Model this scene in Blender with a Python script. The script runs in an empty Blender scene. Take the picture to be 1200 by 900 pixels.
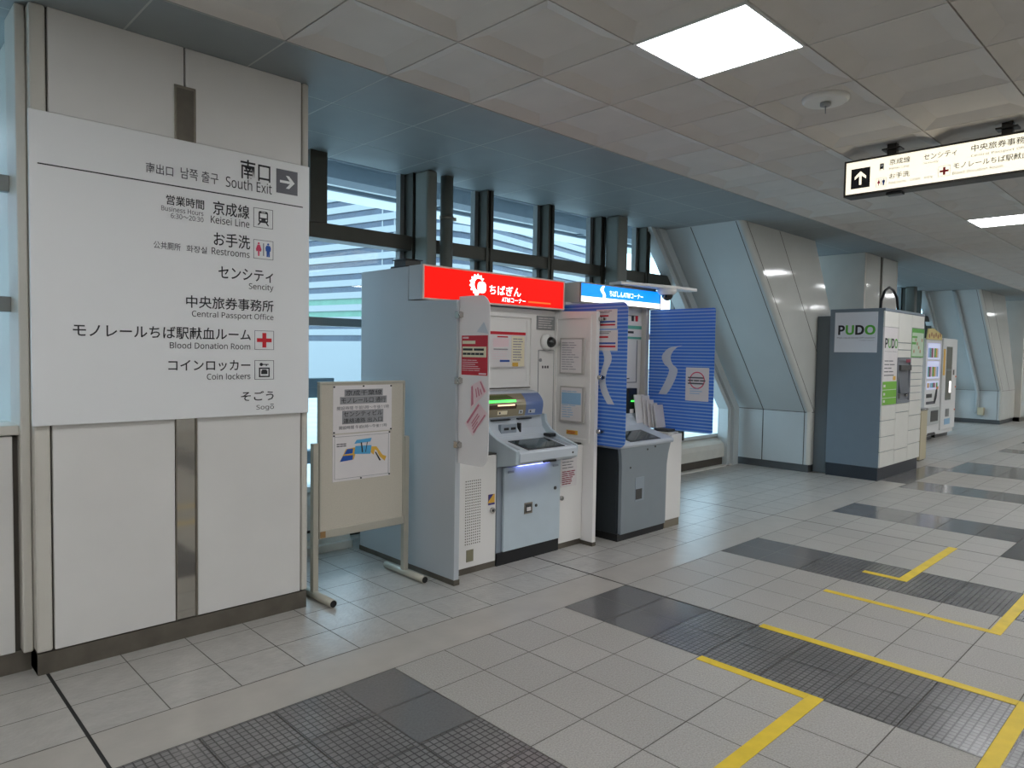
import bpy, bmesh, math, random
from mathutils import Vector, Matrix
random.seed(7)
C = bpy.context.scene.collection
scene = bpy.context.scene

# ------------------------------------------------------------------ camera
F_PX, YAW, PITCH, ROLL, EYE = 824.38, math.radians(44.0739), math.radians(-2.52045), math.radians(.90683), 1.4925
cyw, syw, cp, sp = math.cos(YAW), math.sin(YAW), math.cos(PITCH), math.sin(PITCH)
fw = Vector((syw*cp, cyw*cp, sp)); rt = Vector((cyw, -syw, 0)); upv = rt.cross(fw)
cr, sr = math.cos(ROLL), math.sin(ROLL)
RX, UX = cr*rt + sr*upv, -sr*rt + cr*upv
cd = bpy.data.cameras.new('camera'); cam = bpy.data.objects.new('camera', cd); C.objects.link(cam)
cd.sensor_width = 36; cd.lens = F_PX/1200*36; cd.clip_end = 1000
cam.matrix_world = Matrix(((RX.x, UX.x, -fw.x, 0), (RX.y, UX.y, -fw.y, 0), (RX.z, UX.z, -fw.z, EYE), (0, 0, 0, 1)))
scene.camera = cam

def at(u, v, ax, val):
    """point of the plane ax=val that is seen at photo position u, v"""
    d = RX*((u-600)/F_PX) - UX*((v-450)/F_PX) + fw
    k = 'xyz'.index(ax); o = Vector((0, 0, EYE))
    return o + d*((val-o[k])/d[k])

# ------------------------------------------------------------------ world, exposure
SKY, LAMP, EXPO = 4.4, 21.0, 0.0
w = bpy.data.worlds.new('overcast_sky'); scene.world = w; w.use_nodes = True
bg = w.node_tree.nodes['Background']; bg.inputs[0].default_value = (.58, .82, 1.0, 1); bg.inputs[1].default_value = SKY
vs = scene.view_settings; vs.view_transform = 'Standard'; vs.look = 'None'; vs.exposure = EXPO; vs.gamma = 1
try: vs.use_curve_mapping = False
except Exception: pass

# ------------------------------------------------------------------ materials
def lin(c):
    return tuple((x/255/12.92 if x/255 <= .04045 else ((x/255+.055)/1.055)**2.4) for x in c) + (1,)
MATS = {}
def mat(name, rgb, rough=.5, metal=0, var=.0, scale=8, bump=0, bscale=60, emit=None, spec=.5, coord='Object', coat=0):
    m = bpy.data.materials.new(name); m.use_nodes = True; nt = m.node_tree; N = nt.nodes; L = nt.links
    b = N['Principled BSDF']; b.inputs['Base Color'].default_value = lin(rgb)
    b.inputs['Roughness'].default_value = rough; b.inputs['Metallic'].default_value = metal
    b.inputs['Specular IOR Level'].default_value = spec
    if coat: b.inputs['Coat Weight'].default_value = coat; b.inputs['Coat Roughness'].default_value = .05
    tc = N.new('ShaderNodeTexCoord')
    if var:
        n = N.new('ShaderNodeTexNoise'); n.inputs['Scale'].default_value = scale; n.inputs['Detail'].default_value = 5
        L.new(tc.outputs[coord], n.inputs['Vector'])
        r = N.new('ShaderNodeMapRange'); r.inputs[1].default_value = .3; r.inputs[2].default_value = .7
        r.inputs[3].default_value = 1-var; r.inputs[4].default_value = 1+var*.4
        L.new(n.outputs['Fac'], r.inputs[0])
        mx = N.new('ShaderNodeMix'); mx.data_type = 'RGBA'; mx.blend_type = 'MULTIPLY'; mx.inputs[0].default_value = 1
        mx.inputs[6].default_value = lin(rgb); L.new(r.outputs[0], mx.inputs[7])
        L.new(mx.outputs[2], b.inputs['Base Color'])
    if bump:
        n2 = N.new('ShaderNodeTexNoise'); n2.inputs['Scale'].default_value = bscale; n2.inputs['Detail'].default_value = 3
        L.new(tc.outputs[coord], n2.inputs['Vector'])
        bp = N.new('ShaderNodeBump'); bp.inputs['Strength'].default_value = bump; bp.inputs['Distance'].default_value = .01
        L.new(n2.outputs['Fac'], bp.inputs['Height']); L.new(bp.outputs[0], b.inputs['Normal'])
    if emit:
        b.inputs['Emission Color'].default_value = lin(emit[0]); b.inputs['Emission Strength'].default_value = emit[1]
    MATS[name] = m
    return m

def glassy(name, tint, fac=.08, rough=.02):
    m = bpy.data.materials.new(name); m.use_nodes = True; nt = m.node_tree; N = nt.nodes; L = nt.links
    N.remove(N['Principled BSDF'])
    t = N.new('ShaderNodeBsdfTransparent'); t.inputs[0].default_value = tint
    g = N.new('ShaderNodeBsdfGlossy'); g.inputs['Roughness'].default_value = rough
    fr = N.new('ShaderNodeLayerWeight'); fr.inputs[0].default_value = .5
    pw = N.new('ShaderNodeMath'); pw.operation = 'POWER'; pw.inputs[1].default_value = 5; L.new(fr.outputs['Facing'], pw.inputs[0])
    ml = N.new('ShaderNodeMath'); ml.operation = 'MULTIPLY_ADD'; ml.inputs[1].default_value = .9; ml.inputs[2].default_value = fac*.5
    L.new(pw.outputs[0], ml.inputs[0])
    mx = N.new('ShaderNodeMixShader'); L.new(ml.outputs[0], mx.inputs[0]); L.new(t.outputs[0], mx.inputs[1]); L.new(g.outputs[0], mx.inputs[2])
    L.new(mx.outputs[0], N['Material Output'].inputs[0])
    return m

def translucent(name, rgb, alpha, stripes=None, rough=.25):
    """see-through acrylic, printed with horizontal stripes if asked"""
    m = bpy.data.materials.new(name); m.use_nodes = True; nt = m.node_tree; N = nt.nodes; L = nt.links
    b = N['Principled BSDF']; b.inputs['Base Color'].default_value = lin(rgb); b.inputs['Roughness'].default_value = rough
    tl = N.new('ShaderNodeBsdfTranslucent'); tl.inputs[0].default_value = lin(rgb)
    m1 = N.new('ShaderNodeMixShader'); m1.inputs[0].default_value = .35
    L.new(b.outputs[0], m1.inputs[1]); L.new(tl.outputs[0], m1.inputs[2])
    t = N.new('ShaderNodeBsdfTransparent')
    m2 = N.new('ShaderNodeMixShader'); m2.inputs[0].default_value = alpha
    L.new(t.outputs[0], m2.inputs[1]); L.new(m1.outputs[0], m2.inputs[2])
    L.new(m2.outputs[0], N['Material Output'].inputs[0])
    if stripes:
        tc = N.new('ShaderNodeTexCoord'); sx = N.new('ShaderNodeSeparateXYZ'); L.new(tc.outputs['Object'], sx.inputs[0])
        mu = N.new('ShaderNodeMath'); mu.operation = 'MULTIPLY'; mu.inputs[1].default_value = 1/stripes[0]
        fr = N.new('ShaderNodeMath'); fr.operation = 'FRACT'; gt = N.new('ShaderNodeMath'); gt.operation = 'GREATER_THAN'; gt.inputs[1].default_value = .36
        L.new(sx.outputs[2], mu.inputs[0]); L.new(mu.outputs[0], fr.inputs[0]); L.new(fr.outputs[0], gt.inputs[0])
        mc = N.new('ShaderNodeMix'); mc.data_type = 'RGBA'; mc.inputs[6].default_value = lin(stripes[1]); mc.inputs[7].default_value = lin(rgb)
        L.new(gt.outputs[0], mc.inputs[0]); L.new(mc.outputs[2], b.inputs['Base Color']); L.new(mc.outputs[2], tl.inputs[0])
        ma = N.new('ShaderNodeMapRange'); ma.inputs[3].default_value = stripes[2]; ma.inputs[4].default_value = alpha
        L.new(gt.outputs[0], ma.inputs[0]); L.new(ma.outputs[0], m2.inputs[0])
    return m

def mosaic(name, rgb, grout, size, rough):
    """dark rubber paving of small raised squares"""
    m = mat(name, rgb, rough, var=.2, scale=3)
    nt = m.node_tree; N = nt.nodes; L = nt.links; b = N['Principled BSDF']
    tc = N.new('ShaderNodeTexCoord'); br = N.new('ShaderNodeTexBrick'); br.offset = 0
    br.inputs['Scale'].default_value = 1; br.inputs['Brick Width'].default_value = size; br.inputs['Row Height'].default_value = size*.5 if 0 else size
    br.inputs['Mortar Size'].default_value = size*.11; br.inputs['Mortar Smooth'].default_value = .3
    br.inputs['Color1'].default_value = (1, 1, 1, 1); br.inputs['Color2'].default_value = (.86, .86, .86, 1); br.inputs['Mortar'].default_value = (.38, .38, .38, 1)
    L.new(tc.outputs['Object'], br.inputs['Vector'])
    src = b.inputs['Base Color'].links[0].from_socket
    mx = N.new('ShaderNodeMix'); mx.data_type = 'RGBA'; mx.blend_type = 'MULTIPLY'; mx.inputs[0].default_value = 1
    L.new(src, mx.inputs[6]); L.new(br.outputs['Color'], mx.inputs[7]); L.new(mx.outputs[2], b.inputs['Base Color'])
    bp = N.new('ShaderNodeBump'); bp.invert = True; bp.inputs['Strength'].default_value = .5; bp.inputs['Distance'].default_value = .004
    L.new(br.outputs['Fac'], bp.inputs['Height']); L.new(bp.outputs[0], b.inputs['Normal'])
    return m

def tile_tone(m, size, amt):
    """each laid tile a slightly different tone of stone"""
    nt = m.node_tree; N = nt.nodes; L = nt.links; b = N['Principled BSDF']
    tc = N.new('ShaderNodeTexCoord'); mp = N.new('ShaderNodeMapping'); mp.inputs['Location'].default_value = (-.081/size*size, -.0096, 0)
    dv = N.new('ShaderNodeVectorMath'); dv.operation = 'SCALE'; dv.inputs['Scale'].default_value = 1/size
    fl = N.new('ShaderNodeVectorMath'); fl.operation = 'FLOOR'; wn = N.new('ShaderNodeTexWhiteNoise'); wn.noise_dimensions = '2D'
    L.new(tc.outputs['Object'], mp.inputs[0]); L.new(mp.outputs[0], dv.inputs[0]); L.new(dv.outputs[0], fl.inputs[0]); L.new(fl.outputs[0], wn.inputs['Vector'])
    r = N.new('ShaderNodeMapRange'); r.inputs[3].default_value = 1-amt; r.inputs[4].default_value = 1+amt*.5
    L.new(wn.outputs['Value'], r.inputs[0])
    src = b.inputs['Base Color'].links[0].from_socket
    mx = N.new('ShaderNodeMix'); mx.data_type = 'RGBA'; mx.blend_type = 'MULTIPLY'; mx.inputs[0].default_value = 1
    L.new(src, mx.inputs[6]); L.new(r.outputs[0], mx.inputs[7]); L.new(mx.outputs[2], b.inputs['Base Color'])
    return m

M_PLAIN = tile_tone(mat('smooth_stone', (174, 171, 165), .3, var=.10, scale=14, bump=.28, bscale=42), .3, .05)
M_BORDER = mat('border_stone', (172, 167, 159), .33, var=.08, scale=6, bump=.06, bscale=45)
M_GRAN = tile_tone(mat('rough_granite', (174, 170, 163), .42, var=.28, scale=150, bump=.5, bscale=90), .3, .06)
M_DARK = tile_tone(mat('dark_stone', (108, 107, 107), .13, var=.14, scale=90), .3, .08)
M_MOS = mosaic('dark_mosaic', (122, 120, 119), (60, 60, 60), .03, .24)
M_GROUT = mat('grout', (104, 100, 94), .8, var=.2)
M_BLACKJ = mat('black_joint', (32, 32, 32), .7)
M_WHITE = mat('cream_enamel_panel', (222, 220, 216), .38, var=.05, scale=2.5)
M_CREAM = mat('cream_trim', (206, 202, 192), .4, var=.06, scale=3)
M_GLOSSCREAM = mat('glossy_cream_panel', (208, 209, 203), .08, var=.04, scale=3)
M_BLUEGREY = mat('pale_enamel_panel', (196, 203, 204), .3, var=.04, scale=2)
M_JOINT = mat('panel_joint', (78, 72, 64), .7)
M_STEEL = mat('brushed_steel', (150, 143, 132), .32, .85, var=.15, scale=20)
M_MIRROR = mat('polished_steel', (186, 182, 174), .07, .95)
M_BASE = mat('stainless_baseboard', (118, 112, 102), .38, .6, var=.25, scale=7)
M_DKBASE = mat('dark_baseboard', (92, 95, 97), .4, .3, var=.1)
M_CEIL = mat('ceiling_tile', (208, 203, 196), .75, var=.04, scale=5)
M_CEILJ = mat('ceiling_joint', (120, 112, 104), .8)
M_CEILB = mat('ceiling_board', (138, 145, 146), .6, var=.05, scale=5)
M_CEILW = mat('ceiling_board_joint', (178, 181, 179), .7)
M_FRAME = mat('bronze_frame', (76, 75, 68), .42, .5, var=.1)
M_FRAMEL = mat('pale_frame', (128, 132, 131), .42, .3)
M_JAMB = mat('pale_jamb', (202, 208, 208), .35, var=.03)
M_RAIL = mat('blue_grey_rail', (120, 148, 164), .4)
M_POST = mat('grey_painted_post', (116, 119, 112), .45, var=.06)
M_SILL = mat('sill_stone', (214, 212, 203), .35, var=.05)
M_GLASS = glassy('window_glass', (.93, .97, .98, 1))
M_SIGNW = mat('white_sign_face', (232, 233, 233), .35)
M_INK = mat('black_ink', (38, 38, 42), .6)
M_INKG = mat('grey_ink', (92, 92, 98), .6)
M_INKR = mat('red_ink', (200, 22, 40), .5)
M_INKB = mat('blue_ink', (30, 84, 170), .5)
M_INKP = mat('pink_ink', (214, 60, 100), .5)
M_INKGR = mat('green_ink', (86, 170, 58), .5)
M_INKO = mat('yellow_ink', (226, 178, 70), .5)
M_INKC = mat('pale_blue_ink', (150, 190, 220), .5)
M_INKT = mat('teal_ink', (96, 170, 150), .5)
M_INKL = mat('light_grey_ink', (158, 154, 162), .6)
M_NFRAME = mat('pale_grey_frame', (182, 178, 172), .4)
M_PAPER = mat('white_paper', (226, 221, 220), .6, var=.03)
M_REDP = mat('red_poster', (196, 30, 48), .4)
M_CREAMP = mat('cream_paper', (236, 226, 196), .6)
M_PINKP = mat('pink_paper', (232, 206, 210), .6)
M_BOOTH = mat('booth_grey_panel', (186, 192, 197), .36, var=.03, scale=2)
M_BOOTHW = mat('booth_white_panel', (232, 230, 226), .34, var=.03, scale=2)
M_ATM = mat('machine_blue_grey', (192, 206, 214), .35, var=.03)
M_ATMD = mat('machine_grey', (146, 156, 166), .35)
M_ATML = mat('machine_light_grey', (192, 200, 208), .35)
M_BLACK = mat('black_plastic', (22, 23, 25), .3)
M_BLACKG = mat('black_gloss', (10, 11, 12), .06, coat=1)
M_SCREEN = mat('dark_screen', (66, 78, 80), .08)
M_SILVER = mat('silver_plastic', (150, 152, 152), .3, .5)
M_OLIVE = mat('brass_tinted_hood', (152, 142, 118), .16, .3, coat=.6)
M_HOODB = mat('blue_hood', (112, 132, 176), .16, .1, coat=.6)
M_BROWN = mat('brown_window', (74, 52, 38), .1)
M_ATM2 = mat('second_machine_grey', (136, 145, 150), .4, var=.03)
M_ATM2D = mat('second_machine_side', (46, 52, 56), .45)
M_CHROME = mat('chrome', (196, 194, 190), .18, .95)
M_YEL = mat('yellow_tape', (228, 196, 44), .5, var=.14, scale=9)
M_LOCK = mat('locker_slate', (112, 126, 138), .42, var=.03)
M_LOCKW = mat('locker_door_cream', (230, 229, 221), .4, var=.02)
M_NAVY = mat('locker_plinth', (40, 46, 54), .4)
M_TERM = mat('terminal_grey', (130, 134, 142), .4)
M_GREEN = mat('lime_panel', (120, 186, 60), .5)
M_BOARD = mat('beige_felt', (200, 193, 178), .9, var=.06, scale=120)
M_ALU = mat('aluminium', (188, 184, 170), .4, .3, var=.06)
M_VM = mat('vending_white', (228, 228, 226), .35)
M_BEIGE = mat('beige_box', (196, 186, 156), .5)
M_DKGREY = mat('dark_grey', (70, 70, 68), .5)
M_CLEAR = translucent('frosted_acrylic', (248, 246, 246), .8)
M_BLUES = translucent('blue_striped_acrylic', (84, 138, 224), .95, stripes=(.0285, (156, 196, 240), .9))
M_SWOOSH = mat('white_print', (206, 212, 220), .4)
M_LAMP = mat('lamp_diffuser', (255, 255, 255), .5, emit=((250, 252, 255), LAMP))
M_LAMPF = mat('lamp_rim', (225, 225, 220), .4)
M_REDLIT = mat('lit_red_sign', (120, 6, 4), .5, emit=((255, 20, 8), .93), spec=.2)
M_ORLIT = mat('lit_orange_glow', (240, 60, 20), .4, emit=((255, 90, 30), 1.5))
M_WLIT = mat('lit_white', (255, 255, 255), .4, emit=((255, 252, 250), 1.8))
M_BLULIT = mat('lit_blue_sign', (20, 130, 230), .4, emit=((0, 140, 246), 1.15))
M_SIGNLIT = mat('lit_cream_sign', (250, 246, 226), .4, emit=((255, 246, 222), 1.05))
M_GRLIT = mat('green_light', (60, 255, 80), .3, emit=((70, 255, 90), 2.0))
M_VIOLIT = mat('violet_light', (130, 140, 255), .3, emit=((150, 160, 255), 5))
M_VMLIT = mat('lit_display', (200, 205, 235), .3, emit=((198, 204, 240), .5))
M_SPAND = mat('white_spandrel', (146, 150, 152), .5)
M_BANDG = mat('grey_window_band', (62, 74, 92), .25, var=.25, scale=.3)
M_BANDN = mat('green_window_band', (100, 146, 124), .3, var=.15, scale=.3)
M_CITY = mat('pale_facade', (132, 138, 142), .6)
M_PINKB = mat('pink_band', (150, 58, 76), .6)
M_GROUND = mat('pale_paving', (176, 178, 178), .9, var=.15, scale=.2)
M_SOFFIT = mat('soffit', (236, 238, 238), .6)
M_BEAM = mat('eave_beam', (86, 98, 108), .5)

# ------------------------------------------------------------------ mesh helpers
def box(bm, x0, y0, z0, x1, y1, z1, bev=0, mi=0, seg=2):
    x0, x1 = sorted((x0, x1)); y0, y1 = sorted((y0, y1)); z0, z1 = sorted((z0, z1))
    r = bmesh.ops.create_cube(bm, size=1)
    vs_ = r['verts']
    for v in vs_:
        v.co = Vector(((x0+x1)/2+v.co.x*(x1-x0), (y0+y1)/2+v.co.y*(y1-y0), (z0+z1)/2+v.co.z*(z1-z0)))
    fs = set(f for v in vs_ for f in v.link_faces)
    for f in fs: f.material_index = mi
    if bev:
        es = list(set(e for v in vs_ for e in v.link_edges))
        bmesh.ops.bevel(bm, geom=es, offset=bev, segments=seg, affect='EDGES', profile=.5)
    return bm

def prism(bm, pts, ax, a0, a1, mi=0, bev=0):
    """outline pts in the plane across axis ax, extruded from a0 to a1"""
    def P(p, a):
        return Vector((a, p[0], p[1])) if ax == 'x' else Vector((p[0], a, p[1])) if ax == 'y' else Vector((p[0], p[1], a))
    va = [bm.verts.new(P(p, a0)) for p in pts]; vb = [bm.verts.new(P(p, a1)) for p in pts]
    n = len(pts); fs = [bm.faces.new(va), bm.faces.new(vb[::-1])]
    for i in range(n): fs.append(bm.faces.new((va[i], vb[i], vb[(i+1) % n], va[(i+1) % n])))
    for f in fs: f.material_index = mi
    bmesh.ops.recalc_face_normals(bm, faces=fs)
    if bev:
        es = list(set(e for f in fs[:2] for e in f.edges))
        bmesh.ops.bevel(bm, geom=es, offset=bev, segments=2, affect='EDGES', profile=.5)
    return bm

def tube(bm, pts, r, seg=12, mi=0):
    pts = [Vector(p) for p in pts]; rings = []
    for i, p in enumerate(pts):
        d = (pts[min(i+1, len(pts)-1)]-pts[max(i-1, 0)]).normalized()
        a = d.orthogonal().normalized() if i == 0 else (rings[-1][1]-d*rings[-1][1].dot(d)).normalized()
        b = d.cross(a); rr = r[i] if isinstance(r, (list, tuple)) else r
        rings.append(([bm.verts.new(p+(a*math.cos(2*math.pi*k/seg)+b*math.sin(2*math.pi*k/seg))*rr) for k in range(seg)], a))
    fs = []
    for (r0, _), (r1, _) in zip(rings, rings[1:]):
        for k in range(seg): fs.append(bm.faces.new((r0[k], r0[(k+1) % seg], r1[(k+1) % seg], r1[k])))
    fs.append(bm.faces.new(rings[0][0][::-1])); fs.append(bm.faces.new(rings[-1][0]))
    for f in fs: f.material_index = mi; f.smooth = len(f.verts) == 4
    bmesh.ops.recalc_face_normals(bm, faces=fs)
    return bm

def sphere(bm, c, r, sc=(1, 1, 1), mi=0, seg=20):
    q = bmesh.ops.create_uvsphere(bm, u_segments=seg, v_segments=seg//2, radius=r)
    for v in q['verts']: v.co = Vector((c[0]+v.co.x*sc[0], c[1]+v.co.y*sc[1], c[2]+v.co.z*sc[2]))
    for f in set(f for v in q['verts'] for f in v.link_faces): f.material_index = mi; f.smooth = True
    return bm

def rrect(x0, y0, x1, y1, r, corners=(1, 1, 1, 1), n=6):
    """rounded outline; corners: lower-left, lower-right, upper-right, upper-left"""
    out = []
    for (cx_, cy_, a0), on in zip(((x0+r, y0+r, 180), (x1-r, y0+r, 270), (x1-r, y1-r, 0), (x0+r, y1-r, 90)), corners):
        if on:
            for k in range(n+1):
                a = math.radians(a0+90*k/n); out.append((cx_+r*math.cos(a), cy_+r*math.sin(a)))
        else:
            a = math.radians(a0+45); out.append((cx_+r*(1 if math.cos(a) > 0 else -1), cy_+r*(1 if math.sin(a) > 0 else -1)))
    return out

def new(): return bmesh.new()
def mk(name, bm, mats, parent=None, loc=None):
    """link bm as ONE object; world-space verts, shifted so the object sits on its root"""
    root = parent
    while root is not None and root.parent is not None: root = root.parent
    o_ = Vector(root.location) if root is not None else Vector(loc) if loc is not None else None
    if o_ is None:
        xs = [v.co for v in bm.verts]
        o_ = Vector(((min(v.x for v in xs)+max(v.x for v in xs))/2, (min(v.y for v in xs)+max(v.y for v in xs))/2, min(v.z for v in xs)))
    for v in bm.verts: v.co -= o_
    me = bpy.data.meshes.new(name); bm.to_mesh(me); bm.free()
    for m in (mats if isinstance(mats, (list, tuple)) else [mats]): me.materials.append(m)
    o = bpy.data.objects.new(name, me); C.objects.link(o)
    if parent is not None: o.parent = parent
    else: o.location = o_
    return o
def tag(o, label, cat, group=None):
    o['label'] = label; o['category'] = cat
    if group: o['group'] = group
    return o
def thing(name, label, cat, loc, group=None):
    o = bpy.data.objects.new(name, None); C.objects.link(o); o.location = loc; o.empty_display_size = .1
    return tag(o, label, cat, group)
def struct(name, bm, m, parent=None, loc=None):
    o = mk(name, bm, m, parent, loc)
    if parent is None: o['kind'] = 'structure'
    return o
def sroot(name, loc):
    o = bpy.data.objects.new(name, None); C.objects.link(o); o.location = loc; o['kind'] = 'structure'; return o

# drawing on a face: plane = ('y', val) faces the room (-Y);  ('x', val) faces -X.  u runs to the viewer's right, v up
def pt(plane, u, v, off=0):
    return Vector((u, plane[1]-off, v)) if plane[0] == 'y' else Vector((plane[1]-off, -u, v))
def U(plane, y): return -y if plane[0] == 'x' else y
def flat(bm, plane, pts, off=.0015, th=.0012, mi=0):
    """thin printed shape"""
    a = [bm.verts.new(pt(plane, u, v, off)) for u, v in pts]; b = [bm.verts.new(pt(plane, u, v, off-th)) for u, v in pts]
    fs = [bm.faces.new(a), bm.faces.new(b[::-1])]; n = len(pts)
    for i in range(n): fs.append(bm.faces.new((a[i], b[i], b[(i+1) % n], a[(i+1) % n])))
    for f in fs: f.material_index = mi
    bmesh.ops.recalc_face_normals(bm, faces=fs)
    return bm
def rect(bm, plane, u0, v0, u1, v1, off=.0015, th=.0012, mi=0):
    return flat(bm, plane, [(u0, v0), (u1, v0), (u1, v1), (u0, v1)], off, th, mi)
def frame(bm, plane, u0, v0, u1, v1, t, off=.0015, th=.0012, mi=0):
    rect(bm, plane, u0, v0, u1, v0+t, off, th, mi); rect(bm, plane, u0, v1-t, u1, v1, off, th, mi)
    rect(bm, plane, u0, v0+t, u0+t, v1-t, off, th, mi); rect(bm, plane, u1-t, v0+t, u1, v1-t, off, th, mi)
    return bm
def circ(cx_, cy_, r, n=24, ry=None): return [(cx_+r*math.cos(2*math.pi*k/n), cy_+(ry or r)*math.sin(2*math.pi*k/n)) for k in range(n)]

def sans(t):
    o = ''
    for ch in t:
        c = ord(ch)
        o += chr(0x1D5A0+c-65) if 65 <= c <= 90 else chr(0x1D5BA+c-97) if 97 <= c <= 122 else chr(0x1D7E2+c-48) if 48 <= c <= 57 else ch
    return o
def write(body, plane, box4, m, parent, off=.002, name='lettering', bold=0, shear=0):
    """one line of lettering stretched into the rectangle (u0, v0, u1, v1)"""
    fc = bpy.data.curves.new('line', 'FONT'); fc.body = sans(body); fc.resolution_u = 2; fc.offset = bold; fc.shear = shear
    fo = bpy.data.objects.new('line', fc)
    me = bpy.data.meshes.new_from_object(fo)
    bm = new(); bm.from_mesh(me); bpy.data.objects.remove(fo); bpy.data.meshes.remove(me); bpy.data.curves.remove(fc)
    if not bm.verts: bm.free(); return None
    x0 = min(v.co.x for v in bm.verts); x1 = max(v.co.x for v in bm.verts); y0 = min(v.co.y for v in bm.verts); y1 = max(v.co.y for v in bm.verts)
    u0, v0, u1, v1 = box4
    for v in bm.verts:
        v.co = pt(plane, u0+(v.co.x-x0)/(x1-x0)*(u1-u0), v0+(v.co.y-y0)/max(y1-y0, 1e-6)*(v1-v0), off)
    bmesh.ops.recalc_face_normals(bm, faces=bm.faces)
    n = pt(plane, 0, 0, 1)-pt(plane, 0, 0, 0)
    for f in bm.faces:
        if f.normal.dot(n) < 0: f.normal_flip()
    return mk(name, bm, m, parent)

def inkrows(bm, plane, u0, v0, u1, v1, rows, fill=.45, mi=0, off=.0016, ragged=.35, words=3):
    """rows of unreadably small print"""
    h = (v1-v0)/rows
    for k in range(rows):
        y = v1-(k+.5)*h; x = u0; end = u1-(u1-u0)*random.random()*ragged
        n = random.randint(1, words); L_ = (end-u0)/n
        for j in range(n):
            rect(bm, plane, u0+j*L_, y-h*fill/2, u0+(j+.88)*L_, y+h*fill/2, off, .001, mi)
    return bm
def sheet(name, label, cat, plane, u0, v0, u1, v1, base, group=None, th=.002, gap=.0005):
    """a paper or card fixed to a wall face; returns its root mesh"""
    bm = new(); rect(bm, plane, u0, v0, u1, v1, th+gap, th)
    return tag(mk(name, bm, base), label, cat, group)
def prints(o, plane, m, fn, name='print'):
    bm = new(); fn(bm); return mk(name, bm, m, o)

# ================================================================== SETTING
ZC = 2.985
XL = []
segs = [(.681-3*4.0, .3, 40), (.681, .3, 10), (3.681, .3, 9), (6.381, .3, 8), (8.781, .15, 1), (8.931, .3, 10), (11.931, .3, 60)]
for s0, st, n in segs:
    for k in range(n): XL.append((s0+st*k, s0+st*(k+1), k == 0 and abs(st-.3) < 1e-6))
YL0 = 3.0096
THICK = (.681, 3.681, 6.381, 11.931)
bm = new()
bmesh.ops.create_grid(bm, x_segments=1, y_segments=1, size=1)
for v in bm.verts: v.co = Vector((-11.3 if v.co.x < 0 else 29.9, -5.9 if v.co.y < 0 else 5.15, -.006))
for f in bm.faces: f.material_index = 4
def q(x0, y0, x1, y1, z, mi):
    f = bm.faces.new([bm.verts.new((x0, y0, z)), bm.verts.new((x1, y0, z)), bm.verts.new((x1, y1, z)), bm.verts.new((x0, y1, z))]); f.material_index = mi
STRIPS = [(.681, 1.881), (3.081, 3.681), (4.881, 5.481), (6.981, 7.581), (8.931, 9.531), (10.731, 11.931), (13.731, 14.331), (15.531, 16.131), (17.331, 17.931)]
for x0, x1, th in XL:
    if x1 > 29.9 or x0 < -11.3: continue
    g0 = .007 if any(abs(x0-t) < 1e-3 for t in THICK) else .0024
    g1 = .007 if any(abs(x1-t) < 1e-3 for t in THICK) else .0024
    xm = (x0+x1)/2
    for j in range(-30, 7):
        y0, y1 = YL0+.3*j, YL0+.3*(j+1); ym = (y0+y1)/2
        ga = gb = .0024
        if j == 0: ga = .0035
        if j == -1: gb = .0025
        if j >= 0: mi = 0
        elif j == -1:
            mi = 1
            if 9.2 < xm < 10.9: mi = 2
        else:
            strip = [s for s in STRIPS if s[0]-.01 < xm < s[1]+.01]
            if strip or (xm > 6.381 and .6 < ym < 1.2096):
                mi = 3 if ym < 2.2 or xm < .681+.9 else 2
                if xm > 6.3: mi = 2
                if strip and strip[0][0] > 3 and strip[0][0] < 6 and 1.8 < ym < 2.2: mi = 3
            else: mi = 1 if False else 5
        if mi == 1 and j == -1: g0_, g1_ = (g0 if g0 > .003 else 0, g1 if g1 > .003 else 0)
        else: g0_, g1_ = g0, g1
        q(x0+g0_, y0+ga, x1-g1_, y1-gb, 0, mi)
for xt_ in THICK[:3]:
    f = bm.faces.new([bm.verts.new(p) for p in ((xt_-.0075, -5.9, -.003), (xt_+.0075, -5.9, -.003), (xt_+.0075, 5.0, -.003), (xt_-.0075, 5.0, -.003))]); f.material_index = 6
struct('floor', bm, [M_PLAIN, M_BORDER, M_DARK, M_MOS, M_GROUT, M_GRAN, M_BLACKJ], loc=(0, 0, 0))

# ceiling: coffered tiles, flat boards along the windows
CM, CX0, CY0 = .592, 2.794, 1.502
LAMPS = [(i, j) for i in range(-15, 41, 5) for j in (0, -5, -10)]
bm = new()
bmesh.ops.create_grid(bm, x_segments=1, y_segments=1, size=1)
for v in bm.verts: v.co = Vector((-11.3 if v.co.x < 0 else 29.9, -5.9 if v.co.y < 0 else 5.1, ZC+.075))
for f in bm.faces: f.material_index = 1
lampset = set(LAMPS)
for i in range(-23, 46):
    for j in range(-12, 3):
        if (i, j) in lampset: continue
        x0, y0 = CX0+CM*i+.004, CY0+CM*j+.004; x1, y1 = x0+CM-.008, y0+CM-.008
        a = [bm.verts.new(p) for p in ((x0, y0, ZC), (x1, y0, ZC), (x1, y1, ZC), (x0, y1, ZC))]
        e = [bm.verts.new(p) for p in ((x0, y0, ZC+.03), (x1, y0, ZC+.03), (x1, y1, ZC+.03), (x0, y1, ZC+.03))]
        d, hh = .10, .036
        b = [bm.verts.new(p) for p in ((x0+d, y0+d, ZC+hh), (x1-d, y0+d, ZC+hh), (x1-d, y1-d, ZC+hh), (x0+d, y1-d, ZC+hh))]
        for k in range(4):
            bm.faces.new((a[k], a[(k+1) % 4], b[(k+1) % 4], b[k]))
            bm.faces.new((a[(k+1) % 4], a[k], e[k], e[(k+1) % 4]))
        bm.faces.new(b)
yb = CY0+CM*3
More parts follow.
